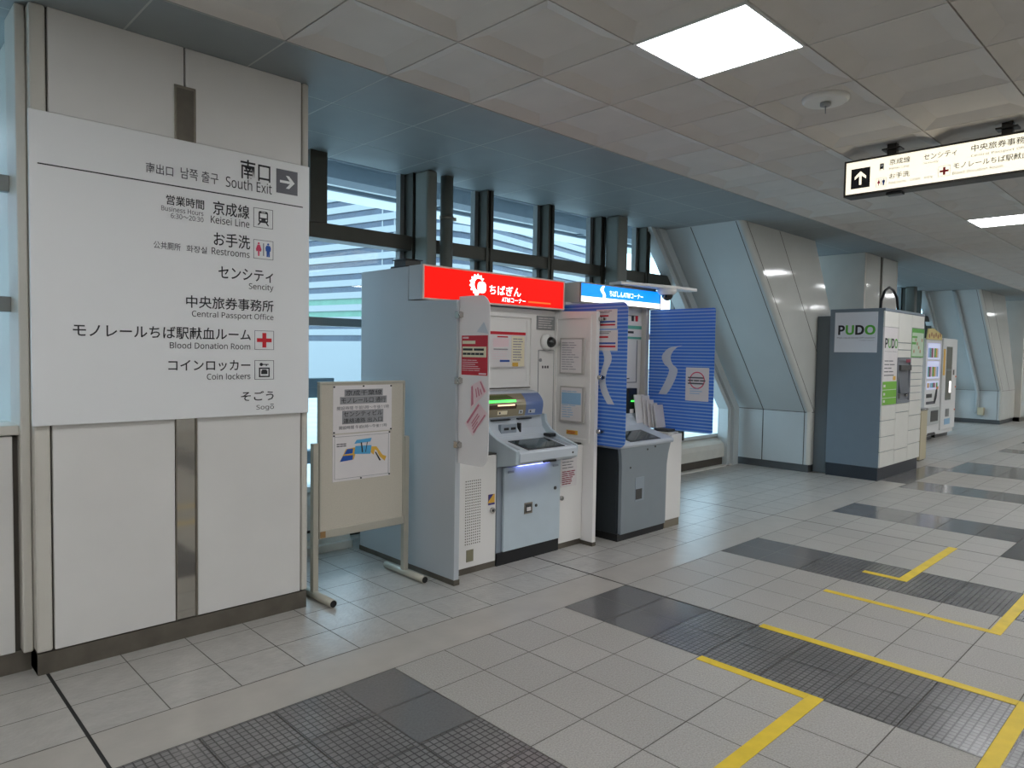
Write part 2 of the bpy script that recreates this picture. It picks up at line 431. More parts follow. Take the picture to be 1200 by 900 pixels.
for i in range(-23, 46):
    for j in range(3):
        x0, x1 = CX0+CM*i+.005, CX0+CM*(i+1)-.005; y0, y1 = yb+CM*j+.005, min(yb+CM*(j+1)-.005, 4.97)
        box(bm, x0, y0, ZC-.004, x1, y1, ZC+.02, mi=2)
box(bm, -11.3, yb, ZC-.0034, 29.9, 4.97, ZC+.03, mi=3)
bmesh.ops.recalc_face_normals(bm, faces=[f for f in bm.faces if f.material_index == 0])
for f in bm.faces:
    if f.material_index == 0 and f.normal.z > .3: f.normal_flip()
struct('ceiling', bm, [M_CEIL, M_CEILJ, M_CEILB, M_CEILW], loc=(0, 0, ZC))

bm = new(); box(bm, -11.4, -6.0, 0, 30.0, -5.9, 3.1); struct('wall_right', bm, M_WHITE)
bm = new(); box(bm, 29.9, -5.9, 0, 30.0, 5.1, 3.1); struct('wall_far', bm, M_CREAM)
bm = new(); box(bm, -11.4, -5.9, 0, -11.3, 5.1, 3.1); struct('wall_near', bm, M_CREAM)

# ---- the square column that carries the wall sign
YC = 3.705
def column(name, x0, x1, sign=True):
    r = sroot(name, ((x0+x1)/2, 4.3, 0))
    bm = new(); box(bm, x0+.004, YC+.02, 0, x1-.004, 5.02, ZC); mk('column_core', bm, M_JOINT, r)
    xm = (x0+x1)/2-.01
    for (a, b) in ((x0+.07, xm-.055), (xm+.055, x1-.045)):
        bm = new(); box(bm, a, YC, .105, b, YC+.03, 2.52 if sign else ZC-.004, .004); mk('facing_panel', bm, M_WHITE if sign else M_GLOSSCREAM, r)
    if sign:
        for (a, b) in ((x0+.07, xm-.004), (xm+.004, x1-.045)):
            bm = new(); box(bm, a, YC, 2.524, b, YC+.03, ZC-.004, .004); mk('facing_panel', bm, M_WHITE, r)
        bm = new(); box(bm, xm-.047, YC+.008, .105, xm+.047, YC+.028, 2.52); mk('metal_strip', bm, M_MIRROR, r)
        for a in (xm-.053, xm+.047):
            bm = new(); box(bm, a, YC-.002, .105, a+.006, YC+.02, 2.52); mk('strip_edging', bm, M_STEEL, r)
        bm = new(); box(bm, xm-.052, YC-.006, 2.4, xm+.052, YC, 2.79, .002); o = mk('cover_plate', bm, M_STEEL, r)
        bm = new(); box(bm, xm-.04, YC-.009, 2.4, xm+.04, YC-.006, 2.775, .001); mk('plate_insert', bm, M_BASE, o)
    for a, b in ((x0, x0+.062), (x1-.037, x1)):
        bm = new(); box(bm, a, YC-.002, .105, b, 5.0, ZC-.003, .01); mk('corner_trim', bm, M_CREAM, r)
    bm = new(); box(bm, x0+.004, YC+.008, 0, x1-.002, 4.99, .098); mk('baseboard', bm, M_BASE, r)
    return r
column('trim_1', .64, 1.96)

# ---- low wall and window ledge on the left of the column
r = sroot('wall_left', (-2, 3.9, 0))
for a, b in ((-3.0, -1.2), (-1.19, -.32), (-.31, .575)):
    bm = new(); box(bm, a, 3.80, .10, b, 3.84, 1.085, .004); mk('facing_panel', bm, M_WHITE, r)
bm = new(); box(bm, -3.0, 3.815, 0, .636, 4.06, .10); mk('baseboard', bm, M_BASE, r)
bm = new(); box(bm, -3.0, 3.83, .10, .638, 4.06, 1.08); mk('wall_core', bm, M_JOINT, r)
bm = new(); box(bm, -3.0, 3.785, 1.09, .60, 4.08, 1.135, .006); mk('window_ledge', bm, M_CREAM, r)
bm = new(); box(bm, .598, 3.76, .10, .638, 4.0, ZC-.004, .008); mk('corner_trim', bm, M_CREAM, r)
bm = new(); box(bm, -11.3, 3.8, 0, -3.02, 5.0, ZC); mk('solid_wall', bm, M_WHITE, r)

# ---- slanted brace beside a column: leans towards -X as it rises
def brace(name, xb, xt, xbr, xtr, y0=3.83, y1=4.9, pipe=False):
    r = sroot(name, ((xb+xbr)/2, (y0+y1)/2, 0))
    ZK = .785
    bm = new()
    prism(bm, [(xb, .1), (xbr, .1), (xbr, ZK), (xb, ZK)], 'y', y0, y1, 0)
    prism(bm, [(xb, ZK), (xbr, ZK), (xtr, ZC-.002), (xt, ZC-.002)], 'y', y0, y1, 0)
    bmesh.ops.remove_doubles(bm, verts=bm.verts, dist=1e-5)
    es = [e for e in bm.edges if all(abs(v.co.y-y0) < 1e-4 for v in e.verts) and
          all(abs(v.co.x-(xb if v.co.z < ZK+.01 else xt)) < 1e-3 for v in e.verts)]
    bmesh.ops.bevel(bm, geom=es, offset=.055, segments=6, affect='EDGES', profile=.5)
    for f in bm.faces:
        f.normal_update(); n = f.normal
        f.material_index = 1 if (n.y < -.3) else 0
    mk('brace_body', bm, [M_BLUEGREY, M_GLOSSCREAM], r)
    lean = (xt-xb)/(ZC-ZK)
    def X(z): return xb if z <= ZK else xb+lean*(z-ZK)
    def strip(bm, y, w_, z0, z1, dx=.003):
        for a, b in ((z0, min(z1, ZK)), (max(z0, ZK), z1)):
            if b-a < .01: continue
            vs_ = [bm.verts.new(p) for p in ((X(a)-dx, y-w_, a), (X(a)-dx, y+w_, a), (X(b)-dx, y+w_, b), (X(b)-dx, y-w_, b),
                                             (X(a)+.01, y-w_, a), (X(a)+.01, y+w_, a), (X(b)+.01, y+w_, b), (X(b)+.01, y-w_, b))]
            for idx in ((0, 1, 2, 3), (4, 7, 6, 5), (0, 3, 7, 4), (1, 5, 6, 2), (0, 4, 5, 1), (3, 2, 6, 7)): bm.faces.new([vs_[i] for i in idx])
    if not pipe:
        bm = new(); strip(bm, 4.47, .005, .1, ZC-.01); mk('panel_joint', bm, M_JOINT, r)
    bm = new(); strip(bm, y0+.075, .004, .1, ZC-.01); mk('panel_joint', bm, M_JOINT, r)
    bm = new(); box(bm, xb-.003, y0+.05, ZK-.005, xb+.01, y1, ZK+.003); box(bm, xb+.05, y0-.002, ZK-.005, xbr, y0+.01, ZK+.003)
    mk('panel_joint', bm, M_JOINT, r)
    rl = (xtr-xt); bm = new()
    for dx, w_, m_ in ((.11, .004, 0), (.98, .004, 0)):
        x_a, x_b = (xt+dx, xb+dx-lean*0) if dx < .5 else (xt+.9, xb+.78)
        prism(bm, [(x_b, ZK), (x_b+.008, ZK), (x_a+.008, ZC-.01), (x_a, ZC-.01)], 'y', y0-.002, y0+.01)
    mk('panel_joint', bm, M_JOINT, r)
    bm = new(); box(bm, xb+.02, y0+.02, 0, xbr, y1-.01, .1); mk('baseboard', bm, M_DKBASE, r)
    if pipe:
        bm = new(); tube(bm, [(X(.2)-.05, 4.3, .25), (X(.6)-.05, 4.3, ZK-.05), (X(1)-.06, 4.3, 1.0), (X(ZC)-.06, 4.3, ZC-.01)], .04)
        mk('conduit_pipe', bm, M_BLUEGREY, r)
        bm = new(); box(bm, X(.2)-.1, 4.15, .2, X(.2), 4.28, .38, .01); mk('junction_box', bm, M_BEIGE, r)
    return r
brace('trim_2', 9.085, 7.15, 10.43, 9.05)
column('trim_3', 10.43, 11.78, False)
brace('trim_4', 19.6, 17.3, 21.0, 19.5, pipe=True)
column('trim_5', 21.0, 22.3, False)

# ---- window walls
def window(name, x0, x1, zb, m0, lowrail=True, sill=True):
    r = sroot(name, ((x0+x1)/2, 5, 0)); YG = 5.03
    bm = new(); box(bm, x0, YG-.004, zb, x1, YG+.004, ZC); mk('pane', bm, M_GLASS, r)
    bm = new(); x = m0
    while x < x1-.5:
        if x > x0-.01:
            box(bm, x, 4.85, zb, x+.026, YG-.005, ZC-.005); box(bm, x+.026, 4.90, zb, x+.05, YG-.005, ZC-.005); box(bm, x+.05, 4.85, zb, x+.085, YG-.005, ZC-.005)
        x += .83
    mk('mullions', bm, M_FRAME, r)
    bm = new(); box(bm, x0, 4.86, 2.337, x1, YG-.006, 2.456, .006)
    mk('transom', bm, M_FRAME, r)
    bm = new(); box(bm, x0, 4.93, 1.68, x1, YG-.006, 1.745, .004); mk('middle_rail', bm, M_FRAMEL, r)
    bm = new(); box(bm, x0, 4.96, zb-.03, x1, YG+.03, zb+.012); mk('bottom_rail', bm, M_JAMB, r)
    bm = new(); x = m0
    while x < x1-.5:
        if x > x0-.01: box(bm, x-.045, 4.965, zb, x-.002, YG-.005, ZC-.005)
        x += .83
    mk('sash_stiles', bm, M_FRAMEL, r)
    if sill:
        bm = new(); prism(bm, [(4.875, .02), (4.875, .12), (4.845, .125), (4.84, .25), (4.855, .31), (4.90, .345), (5.03, .40), (5.2, .42), (5.2, .02)], 'x', x0, x1)
        mk('sill', bm, M_SILL, r)
        bm = new(); box(bm, x0, 4.87, .02, x1, 4.9, .118); mk('sill_kick', bm, M_JOINT, r)
        bm = new(); box(bm, x0, 4.80, 0, x1, 4.88, .02); mk('kerb_strip', bm, M_SILL, r)
    return r
r = sroot('window_1', (-1.2, 3.98, 1.135))
bm = new(); box(bm, -3.0, 3.976, 1.135, .60, 3.984, ZC); mk('pane', bm, M_GLASS, r)
bm = new(); box(bm, -3.0, 3.93, 2.19, .60, 3.975, 2.265, .004); mk('transom', bm, M_FRAMEL, r)
bm = new(); box(bm, -3.0, 3.93, 1.645, .60, 3.975, 1.715, .004); mk('middle_rail', bm, M_FRAMEL, r)
bm = new()
for x in (-2.2, -1.37, -.54): box(bm, x, 3.90, 1.135, x+.08, 3.975, ZC-.005)
mk('mullions', bm, M_FRAME, r)
window('window_2', 1.96, 8.95, .42, 3.51)
bm = new(); box(bm, 2.58, 4.85, 2.45, 2.72, 5.02, ZC-.005); struct('trim_13', bm, M_FRAME)
r = sroot('trim_14', (3.2, 4.75, 0))
bm = new(); prism(bm, [(4.63, 0), (4.63, .055), (4.66, .06), (4.67, .10), (4.845, .105), (4.845, 0)], 'x', 1.965, 2.82); mk('kerb_step', bm, M_SILL, r)
bm = new(); box(bm, 1.965, 4.925, 1.125, 2.83, 5.02, 1.275, .004); box(bm, 1.965, 4.90, 1.19, 2.83, 4.925, 1.205); mk('lower_rail', bm, M_RAIL, r)
bm = new(); box(bm, 1.965, 4.925, .62, 2.83, 5.02, .72, .004); mk('lower_rail', bm, M_RAIL, r)
window('window_3', 11.79, 18.6, .42, 11.95)
window('window_4', 22.3, 29.9, .42, 22.6)

# slanted jamb where the window meets the brace
def jamb(name, xt, xb, w_):
    bm = new()
    for a, b, y in ((0, .07, 4.80), (.075, .14, 4.83), (.145, w_, 4.79)):
        prism(bm, [(xb+a, 0), (xb+b, 0), (xb+b, .78), (xt+b, ZC-.006), (xt+a, ZC-.006), (xb+a, .78)], 'y', y, 4.95)
    struct(name, bm, M_JAMB)
jamb('trim_6', 6.84, 8.74, .29)
jamb('trim_7', 17.0, 19.3, .29)
# painted posts in front of the glass
for k, (a, b) in enumerate(((3.523, 3.625), (6.06, 6.228), (13.4, 13.56), (15.9, 16.06))):
    bm = new(); box(bm, a, 4.66, 0, b, 4.84, ZC-.005, .02); struct('trim_%d' % (8+k), bm, M_POST)
bm = new(); tube(bm, [(3.80, 4.76, 0), (3.80, 4.76, ZC-.005)], .055, 20)
dp = thing('drain_pipe', 'grey round downpipe standing by the window behind the red-signed booth', 'pipe', (3.80, 4.76, 0)); mk('pipe_run', bm, M_POST, dp)
for z in (2.62, 1.2):
    bm = new(); tube(bm, [(3.80, 4.76, z), (3.80, 4.76, z+.03)], .06, 20); box(bm, 3.86, 4.75, z, 3.9, 4.86, z+.03); mk('pipe_bracket', bm, M_STEEL, dp)

# ---- what stands outside the glass
r = sroot('trim_12', (9, 6, 3))
bm = new(); box(bm, -6, 5.15, 3.28, 28, 7.6, 3.36); mk('soffit_board', bm, M_SOFFIT, r)
bm = new(); box(bm, -6, 5.95, 3.10, 28, 6.2, 3.275); mk('eave_beam', bm, M_BEAM, r)
bm = new(); box(bm, -6, 6.95, 3.235, 28, 7.0, 3.275); mk('eave_rail', bm, M_BEAM, r)
bm = new()
for k in range(12): box(bm, -5+k*2.6, 6.2, 3.25, -4.95+k*2.6, 6.95, 3.275)
mk('soffit_joint', bm, M_BEAM, r)
bm = new(); box(bm, -200, 5.4, -8.2, 400, 400, -8.0); struct('ground', bm, M_GROUND)

def dirp(u, d):
    v = RX*((u-600)/F_PX)+fw; return Vector((v.x, v.y))/v.dot(fw)*d
A_, B_, D_ = dirp(300, 222), dirp(520, 180), dirp(694, 256)
path = []
e1 = (A_-B_).normalized(); e2 = (D_-B_).normalized(); R_ = 16
pa, pb = B_+e1*R_, B_+e2*R_
path = [A_, pa]+[((1-t)**2)*pa+2*t*(1-t)*B_+t*t*pb for t in [k/8 for k in range(1, 8)]]+[pb, D_]
tower = thing('office_tower', 'white curved office block with grey window bands outside the windows', 'building', (B_.x, B_.y+20, -8))
def slab(bm, z0, z1, inset, mi):
    c = (A_+D_)/2+Vector((0, 60))
    ring = [p+(c-p).normalized()*inset for p in path]+[D_+(D_-B_).normalized()*0+Vector((10, 60)), A_+Vector((10, 60))]
    prism(bm, [(p.x, p.y) for p in ring], 'z', z0, z1, mi)
FL = 3.45
bw, bgd, bgn = new(), new(), new()
for k in range(22):
    z = -8+k*FL
    if k < 3: slab(bw, z, z+FL, 0, 0); continue
    slab(bw, z, z+1.75, 0, 0)
    slab(bgn if k in (5, 6) else bgd, z+1.75, z+FL, .9, 0)
mk('spandrel', bw, M_SPAND, tower); mk('window_band', bgd, M_BANDG, tower); mk('green_window_band', bgn, M_BANDN, tower)
bm = new()
for u_ in (446, 460, 473):
    p = dirp(u_, 180+(520-u_)*.19)-Vector((.3, 1.2)); box(bm, p.x-.3, p.y-.3, -8, p.x+.3, p.y+.3, 72)
mk('facade_rail', bm, M_SPAND, tower)
# pale building with pink stripes on the far left
cb = thing('station_building', 'pale building with pink and grey stripes outside the left window', 'building', (1, 70, -8))
bm = new(); box(bm, -60, 60, -8, 22, 90, 18.5); mk('facade', bm, M_CITY, cb)
bm = new(); box(bm, -60.05, 59.8, 10.6, 22.1, 60, 12.2); box(bm, -60.05, 59.8, -.2, 22.1, 60, 1.3); mk('pink_stripe', bm, M_PINKB, cb)
bm = new(); box(bm, -60.05, 59.85, 5.0, 22.1, 60, 6.4); box(bm, -60.05, 59.85, -4.4, 22.1, 60, -1.6); mk('window_band', bm, M_BANDG, cb)

# ---- ceiling lamps and ceiling speaker
for (i, j) in LAMPS:
    x0, y0 = CX0+CM*i+.004, CY0+CM*j+.004; x1, y1 = x0+CM-.008, y0+CM-.008
    vis = (i, j) in ((0, 0), (10, 0))
    lb = {(0, 0): 'bright square ceiling lamp set in the tiles above the cash machines',
          (10, 0): 'bright square ceiling lamp farther off, below the hanging sign in the photo'}.get((i, j), 'square ceiling lamp out of frame or hidden behind the hanging sign')
    t = thing('ceiling_lamp', lb, 'ceiling lamp', ((x0+x1)/2, (y0+y1)/2, ZC), 'recessed square ceiling lamps')
    bm = new()
    box(bm, x0, y0, ZC-.006, x1, y0+.012, ZC+.06); box(bm, x0, y1-.012, ZC-.006, x1, y1, ZC+.06)
    box(bm, x0, y0+.012, ZC-.006, x0+.012, y1-.012, ZC+.06); box(bm, x1-.012, y0+.012, ZC-.006, x1, y1-.012, ZC+.06)
    mk('lamp_frame', bm, M_LAMPF, t)
    bm = new(); box(bm, x0+.013, y0+.013, ZC-.002, x1-.013, y1-.013, ZC+.02); mk('diffuser', bm, M_LAMP, t)
sx_, sy_ = 4.235, 1.76
t = thing('ceiling_speaker', 'round flat white speaker disc set in a ceiling tile', 'speaker', (sx_, sy_, ZC))
bm = new(); tube(bm, [(sx_, sy_, ZC+.045), (sx_, sy_, ZC+.02), (sx_, sy_, ZC+.008)], [.13, .13, .115], 32); mk('speaker_disc', bm, M_LAMPF, t)
bm = new(); tube(bm, [(sx_, sy_, ZC+.01), (sx_, sy_, ZC-.01), (sx_, sy_, ZC-.014)], [.03, .03, .02], 16); tube(bm, [(sx_, sy_, ZC-.01), (sx_+.005, sy_, ZC-.055)], .003, 6); mk('centre_knob', bm, M_SILVER, t)

# ================================================================== WALL SIGN
PS = ('y', 3.68)
ws = thing('direction_board', 'large white wall board listing exits and facilities in several languages on the column', 'sign', (1.295, 3.69, 1.135))
bm = new(); box(bm, .631, 3.68, 1.135, 1.952, 3.703, 2.518, .003); mk('board_panel', bm, M_SIGNW, ws)
bm = new(); rect(bm, PS, .662, 2.285, 1.912, 2.2905); mk('rule_line', bm, M_INK, ws)
for body, b4, m_, bd in (
    ('南口', (1.559, 2.386, 1.722, 2.487), M_INK, .009), ('South Exit', (1.482, 2.328, 1.730, 2.384), M_INK, 0),
    ('南出口', (1.100, 2.330, 1.224, 2.379), M_INKG, .006), ('남쪽 출구', (1.259, 2.330, 1.444, 2.386), M_INKG, .006),
    ('営業時間', (1.191, 2.192, 1.372, 2.240), M_INK, .008), ('Business Hours', (1.168, 2.160, 1.368, 2.184), M_INKG, 0), ('6:30～20:30', (1.212, 2.129, 1.368, 2.153), M_INKG, 0),
    ('京成線', (1.416, 2.176, 1.606, 2.248), M_INK, .009), ('Keisei Line', (1.405, 2.132, 1.606, 2.170), M_INK, 0),
    ('お手洗', (1.419, 2.018, 1.610, 2.090), M_INK, .009), ('Restrooms', (1.409, 1.974, 1.607, 2.008), M_INK, 0),
    ('公共厠所', (1.132, 1.972, 1.257, 2.008), M_INKG, .005), ('화장실', (1.285, 1.972, 1.385, 2.006), M_INKG, .005),
    ('センシティ', (1.443, 1.852, 1.738, 1.916), M_INK, .009), ('Sencity', (1.603, 1.802, 1.740, 1.842), M_INK, 0),
    ('中央旅券事務所', (1.282, 1.694, 1.740, 1.757), M_INK, .009), ('Central Passport Office', (1.310, 1.642, 1.740, 1.682), M_INK, 0),
    ('モノレールちば駅献血ルーム', (.789, 1.535, 1.614, 1.598), M_INK, .009), ('Blood Donation Room', (1.204, 1.489, 1.610, 1.521), M_INK, 0),
    ('コインロッカー', (1.196, 1.376, 1.611, 1.432), M_INK, .009), ('Coin lockers', (1.383, 1.331, 1.611, 1.363), M_INK, 0),
    ('そごう', (1.560, 1.214, 1.742, 1.266), M_INK, .009), ('Sogo', (1.644, 1.158, 1.743, 1.190), M_INK, 0)):
    write(body, PS, b4, m_, ws, bold=bd)

bm = new(); rect(bm, PS, 1.723, 1.190, 1.742, 1.1935); mk('macron', bm, M_INK, ws)
def arrow_right(bm, plane, cx_, cy_, s, off, up_=False):
    P = [(-.36, -.06), (.14, -.06), (-.06, -.30), (.10, -.30), (.38, 0), (.10, .30), (-.06, .30), (.14, .06), (-.36, .06)]
    if up_: P = [(-y, x) for x, y in P]
    flat(bm, plane, [(cx_+x*s, cy_+y*s) for x, y in P], off)
def tile_icon(name, root, plane, u0, v0, u1, v1, outline=True):
    bm = new()
    if outline: frame(bm, plane, u0, v0, u1, v1, .0022)
    return bm
bm = new(); rect(bm, PS, 1.756, 2.345, 1.880, 2.474); ar = mk('arrow_tile', bm, mat('grey_tile', (84, 84, 92), .4), ws)
bm = new(); arrow_right(bm, PS, 1.818, 2.409, .115, .003); mk('arrow', bm, M_SIGNW, ar)
def train(plane, u0, v0, u1, v1, root, line=True):
    W, H = u1-u0, v1-v0
    bm = new()
    if line: frame(bm, plane, u0, v0, u1, v1, W*.02)
    cx_ = (u0+u1)/2; f = lambda x, y: (u0+x*W, v0+y*H)
    flat(bm, plane, rrect(*f(.26, .27), *f(.74, .86), W*.09))
    flat(bm, plane, [f(.30, .28), f(.38, .28), f(.27, .13), f(.2, .13)]); flat(bm, plane, [f(.62, .28), f(.70, .28), f(.8, .13), f(.73, .13)])
    o = mk('train_pictogram', bm, M_INK, root)
    bm = new(); rect(bm, plane, *f(.33, .52), *f(.67, .74), .003); rect(bm, plane, *f(.4, .79), *f(.6, .82), .003)
    flat(bm, plane, circ(*f(.35, .41), W*.04, 10), .003); flat(bm, plane, circ(*f(.65, .41), W*.04, 10), .003)
    mk('train_windows', bm, M_SIGNW, o)
def wc(plane, u0, v0, u1, v1, root, line=True):
    W, H = u1-u0, v1-v0; f = lambda x, y: (u0+x*W, v0+y*H)
    bm = new()
    if line: frame(bm, plane, u0, v0, u1, v1, W*.02)
    rect(bm, plane, *f(.485, .18), *f(.525, .84)); o = mk('restroom_pictogram', bm, M_INKG, root)
    bm = new(); flat(bm, plane, circ(*f(.26, .81), W*.05, 12)); flat(bm, plane, [f(.2, .74), f(.32, .74), f(.40, .5), f(.37, .38), f(.30, .42), f(.29, .15), f(.23, .15), f(.22, .42), f(.15, .38), f(.12, .5)])
    mk('woman_figure', bm, M_INKP, o)
    bm = new(); flat(bm, plane, circ(*f(.74, .81), W*.05, 12)); flat(bm, plane, [f(.65, .74), f(.83, .74), f(.88, .62), f(.86, .44), f(.82, .44), f(.82, .14), f(.75, .14), f(.74, .4), f(.73, .14), f(.66, .14), f(.66, .44), f(.62, .44), f(.60, .62)])
    mk('man_figure', bm, M_INKB, o)
train(PS, 1.629, 2.142, 1.737, 2.245, ws)
wc(PS, 1.629, 1.976, 1.739, 2.077, ws)
def cross(plane, u0, v0, u1, v1, root, line=True):
    W, H = u1-u0, v1-v0; f = lambda x, y: (u0+x*W, v0+y*H); o = root
    if line: bm = new(); frame(bm, plane, u0, v0, u1, v1, W*.02); o = mk('cross_tile', bm, M_INKG, root)
    bm = new(); flat(bm, plane, [f(*p) for p in ((.4, .12), (.6, .12), (.6, .4), (.88, .4), (.88, .6), (.6, .6), (.6, .88), (.4, .88), (.4, .6), (.12, .6), (.12, .4), (.4, .4))])
    mk('red_cross', bm, M_INKR, o)
cross(PS, 1.635, 1.489, 1.743, 1.592, ws)
u0, v0, W = 1.635, 1.328, .108; f = lambda x, y: (u0+x*W, v0+y*W*.96)
bm = new(); frame(bm, PS, u0, v0, u0+W, v0+W*.96, .0022); frame(bm, PS, *f(.22, .12), *f(.78, .62), .007); rect(bm, PS, *f(.34, .28), *f(.66, .46)); rect(bm, PS, *f(.38, .46), *f(.62, .52))
rect(bm, PS, *f(.36, .76), *f(.72, .81)); flat(bm, PS, circ(*f(.34, .785), .009, 12)); rect(bm, PS, *f(.58, .70), *f(.63, .78)); mk('locker_pictogram', bm, M_INK, ws)

# ================================================================== NOTICE BOARD ON FEET
YB = 3.80
nb = thing('notice_board', 'beige free-standing notice board on tube feet between column and booth', 'notice board', (2.39, YB, 0))
bm = new(); box(bm, 2.095, YB, .40, 2.69, YB+.025, 1.29); mk('felt_panel', bm, M_BOARD, nb)
bm = new(); box(bm, 2.085, YB-.006, .355, 2.70, YB+.03, .405, .004); box(bm, 2.085, YB-.006, 1.285, 2.70, YB+.03, 1.302, .003)
box(bm, 2.085, YB-.006, .405, 2.098, YB+.03, 1.285, .003); box(bm, 2.687, YB-.006, .405, 2.70, YB+.03, 1.285, .003); mk('board_frame', bm, M_ALU, nb)
for a in (2.045, 2.703):
    bm = new(); box(bm, a, YB-.005, .03, a+.036, YB+.035, .935, .004); mk('post', bm, M_ALU, nb)
    bm = new(); tube(bm, [(a+.018, 3.59, .024), (a+.018, 4.03, .024)], .024, 16); o = mk('foot', bm, M_ALU, nb)
    bm = new(); tube(bm, [(a+.018, 3.586, .024), (a+.018, 3.592, .024)], .02, 16); mk('foot_cap', bm, M_BLACK, o)
bm = new(); box(bm, 2.09, YB-.009, .362, 2.125, YB-.006, .40); mk('corner_sticker', bm, mat('brown_tape', (150, 116, 72), .6), nb)
PB = ('y', YB)
p1 = sheet('paper_notice', 'upper white notice with grey-highlighted heading lines pinned on the board', 'notice', PB, 2.174, .985, 2.597, 1.278, M_PAPER, 'papers on the notice board', gap=.001)
for body, b4, hi in (('京成千葉線', (2.26, 1.215, 2.52, 1.248), 1), ('モノレール口 通行', (2.23, 1.168, 2.55, 1.203), 1), ('開設時間 午前5時～午後11時', (2.20, 1.127, 2.575, 1.150), 0),
                     ('センシティビル', (2.245, 1.085, 2.525, 1.118), 1), ('連絡通路 出入口', (2.245, 1.045, 2.525, 1.075), 1), ('開設時間 午前6時～午後11時', (2.215, 1.008, 2.56, 1.030), 0)):
    if hi: bm = new(); rect(bm, PB, b4[0]-.008, b4[1]-.005, b4[2]+.008, b4[3]+.005, .004); mk('highlight', bm, mat('grey_highlight', (150, 150, 152), .6), p1)
    write(body, PB, b4, M_INK if hi else M_INKG, p1, off=.005, bold=.004 if hi else 0)
p2 = sheet('paper_notice', 'lower white notice with a blue and yellow station map pinned on the board', 'notice', PB, 2.172, .690, 2.588, .978, M_PAPER, 'papers on the notice board', gap=.001)
bm = new(); frame(bm, PB, 2.185, .705, 2.575, .965, .0015, .004); mk('map_border', bm, M_INKG, p2)
mp = lambda pts, o=.004: [(2.172+x*.416, .690+y*.288) for x, y in pts]
bm = new(); flat(bm, PB, mp([(.12, .42), (.35, .44), (.40, .62), (.62, .60), (.70, .50), (.72, .62), (.76, .58), (.80, .46), (.90, .34), (.93, .44), (.86, .48), (.75, .68), (.55, .70), (.35, .70), (.22, .68)]), .004); mk('map_paths', bm, M_INKO, p2)
bm = new(); flat(bm, PB, mp([(.12, .42), (.33, .44), (.34, .54), (.17, .54)]), .0052); flat(bm, PB, mp([(.19, .57), (.33, .58), (.34, .68), (.24, .68)]), .0052); mk('map_blue_area', bm, M_INKB, p2)
bm = new(); flat(bm, PB, mp([(.36, .56), (.64, .53), (.66, .72), (.38, .73)]), .0052); flat(bm, PB, mp([(.36, .78), (.64, .80), (.66, .88), (.40, .86)]), .0052); mk('map_station_hall', bm, mat('sky_blue_ink', (84, 168, 214), .5), p2)
bm = new(); flat(bm, PB, mp([(.72, .56), (.74, .56), (.83, .36), (.80, .36)]), .006); flat(bm, PB, mp([(.47, .80), (.49, .80), (.51, .58), (.49, .58)]), .006); flat(bm, PB, mp([(.58, .80), (.59, .80), (.56, .58), (.55, .58)]), .006); inkrows(bm, PB, 2.19, .72, 2.26, .75, 2); inkrows(bm, PB, 2.2, .90, 2.27, .925, 2, off=.004); mk('map_marks', bm, M_INK, p2)
for o, pins in ((p1, ((2.18, 1.27), (2.385, 1.272), (2.59, 1.27), (2.59, .992), (2.18, .992))), (p2, ((2.18, .972), (2.58, .972), (2.58, .70), (2.37, .697)))):
    for (u, v) in pins:
        bm = new(); tube(bm, [pt(PB, u, v, .003), pt(PB, u, v, .009)], .005, 10); mk('push_pin', bm, M_BLACK, o)

# ================================================================== BOOTH WITH THE RED SIGN
b1 = thing('cash_booth', 'pale grey cash machine booth with the red illuminated sign', 'booth', (3.54, 4.0, 0))
bm = new(); prism(bm, [(3.43, .03), (4.54, .03), (4.54, 2.07), (3.952, 2.07), (3.952, 1.838), (3.43, 1.822)], 'x', 2.83, 2.872, bev=.003); mk('side_panel', bm, M_BOOTH, b1)
bm = new(); box(bm, 2.828, 3.425, 0, 2.874, 4.545, .035); mk('side_skirt', bm, M_BASE, b1)
bm = new(); prism(bm, [(3.44, .03), (4.54, .03), (4.54, 2.07), (3.952, 2.07), (3.952, 1.838), (3.44, 1.822)], 'x', 4.222, 4.262, bev=.003); mk('side_panel', bm, M_BOOTHW, b1)
bm = new(); box(bm, 4.22, 3.438, 0, 4.264, 4.545, .03); mk('side_skirt', bm, M_BASE, b1)
bm = new(); box(bm, 2.875, 4.50, .02, 4.22, 4.53, 2.05); mk('rear_panel', bm, M_BOOTH, b1)
bm = new(); box(bm, 2.875, 3.955, 2.03, 4.22, 4.498, 2.06); mk('roof_panel', bm, M_BOOTH, b1)
bm = new(); box(bm, 2.875, 3.87, .79, 4.22, 3.90, 1.835); mk('inner_wall', bm, M_BOOTHW, b1)
# door in the inner wall that carries the poster
PI = ('y', 3.87)
bm = new(); frame(bm, PI, 2.92, 1.215, 3.965, 1.795, .03, .012, .012); frame(bm, PI, 3.01, 1.27, 3.90, 1.75, .006, .004, .004); mk('wall_hatch', bm, M_BOOTHW, b1)
bm = new(); rect(bm, PI, 2.95, 1.222, 3.93, 1.230, .016, .004); mk('hatch_grip', bm, M_JOINT, b1)
bm = new(); frame(bm, PI, 4.03, .80, 4.216, 1.52, .005, .004, .004); flat(bm, PI, circ(4.055, 1.44, .014, 14), .006, .006); o = mk('service_flap', bm, M_SILVER, b1)
bm = new()
for k in range(3): rect(bm, PI, 4.075+k*.03, 1.375, 4.09+k*.03, 1.395, .003)
mk('indicator_dots', bm, M_INK, b1)
bm = new(); rect(bm, PI, 4.005, 1.68, 4.21, 1.79, .008, .008); o = mk('notice_plate', bm, M_SILVER, b1)
bm = new(); inkrows(bm, PI, 4.02, 1.69, 4.20, 1.78, 5, .35, off=.0105); mk('plate_print', bm, M_PAPER, o)
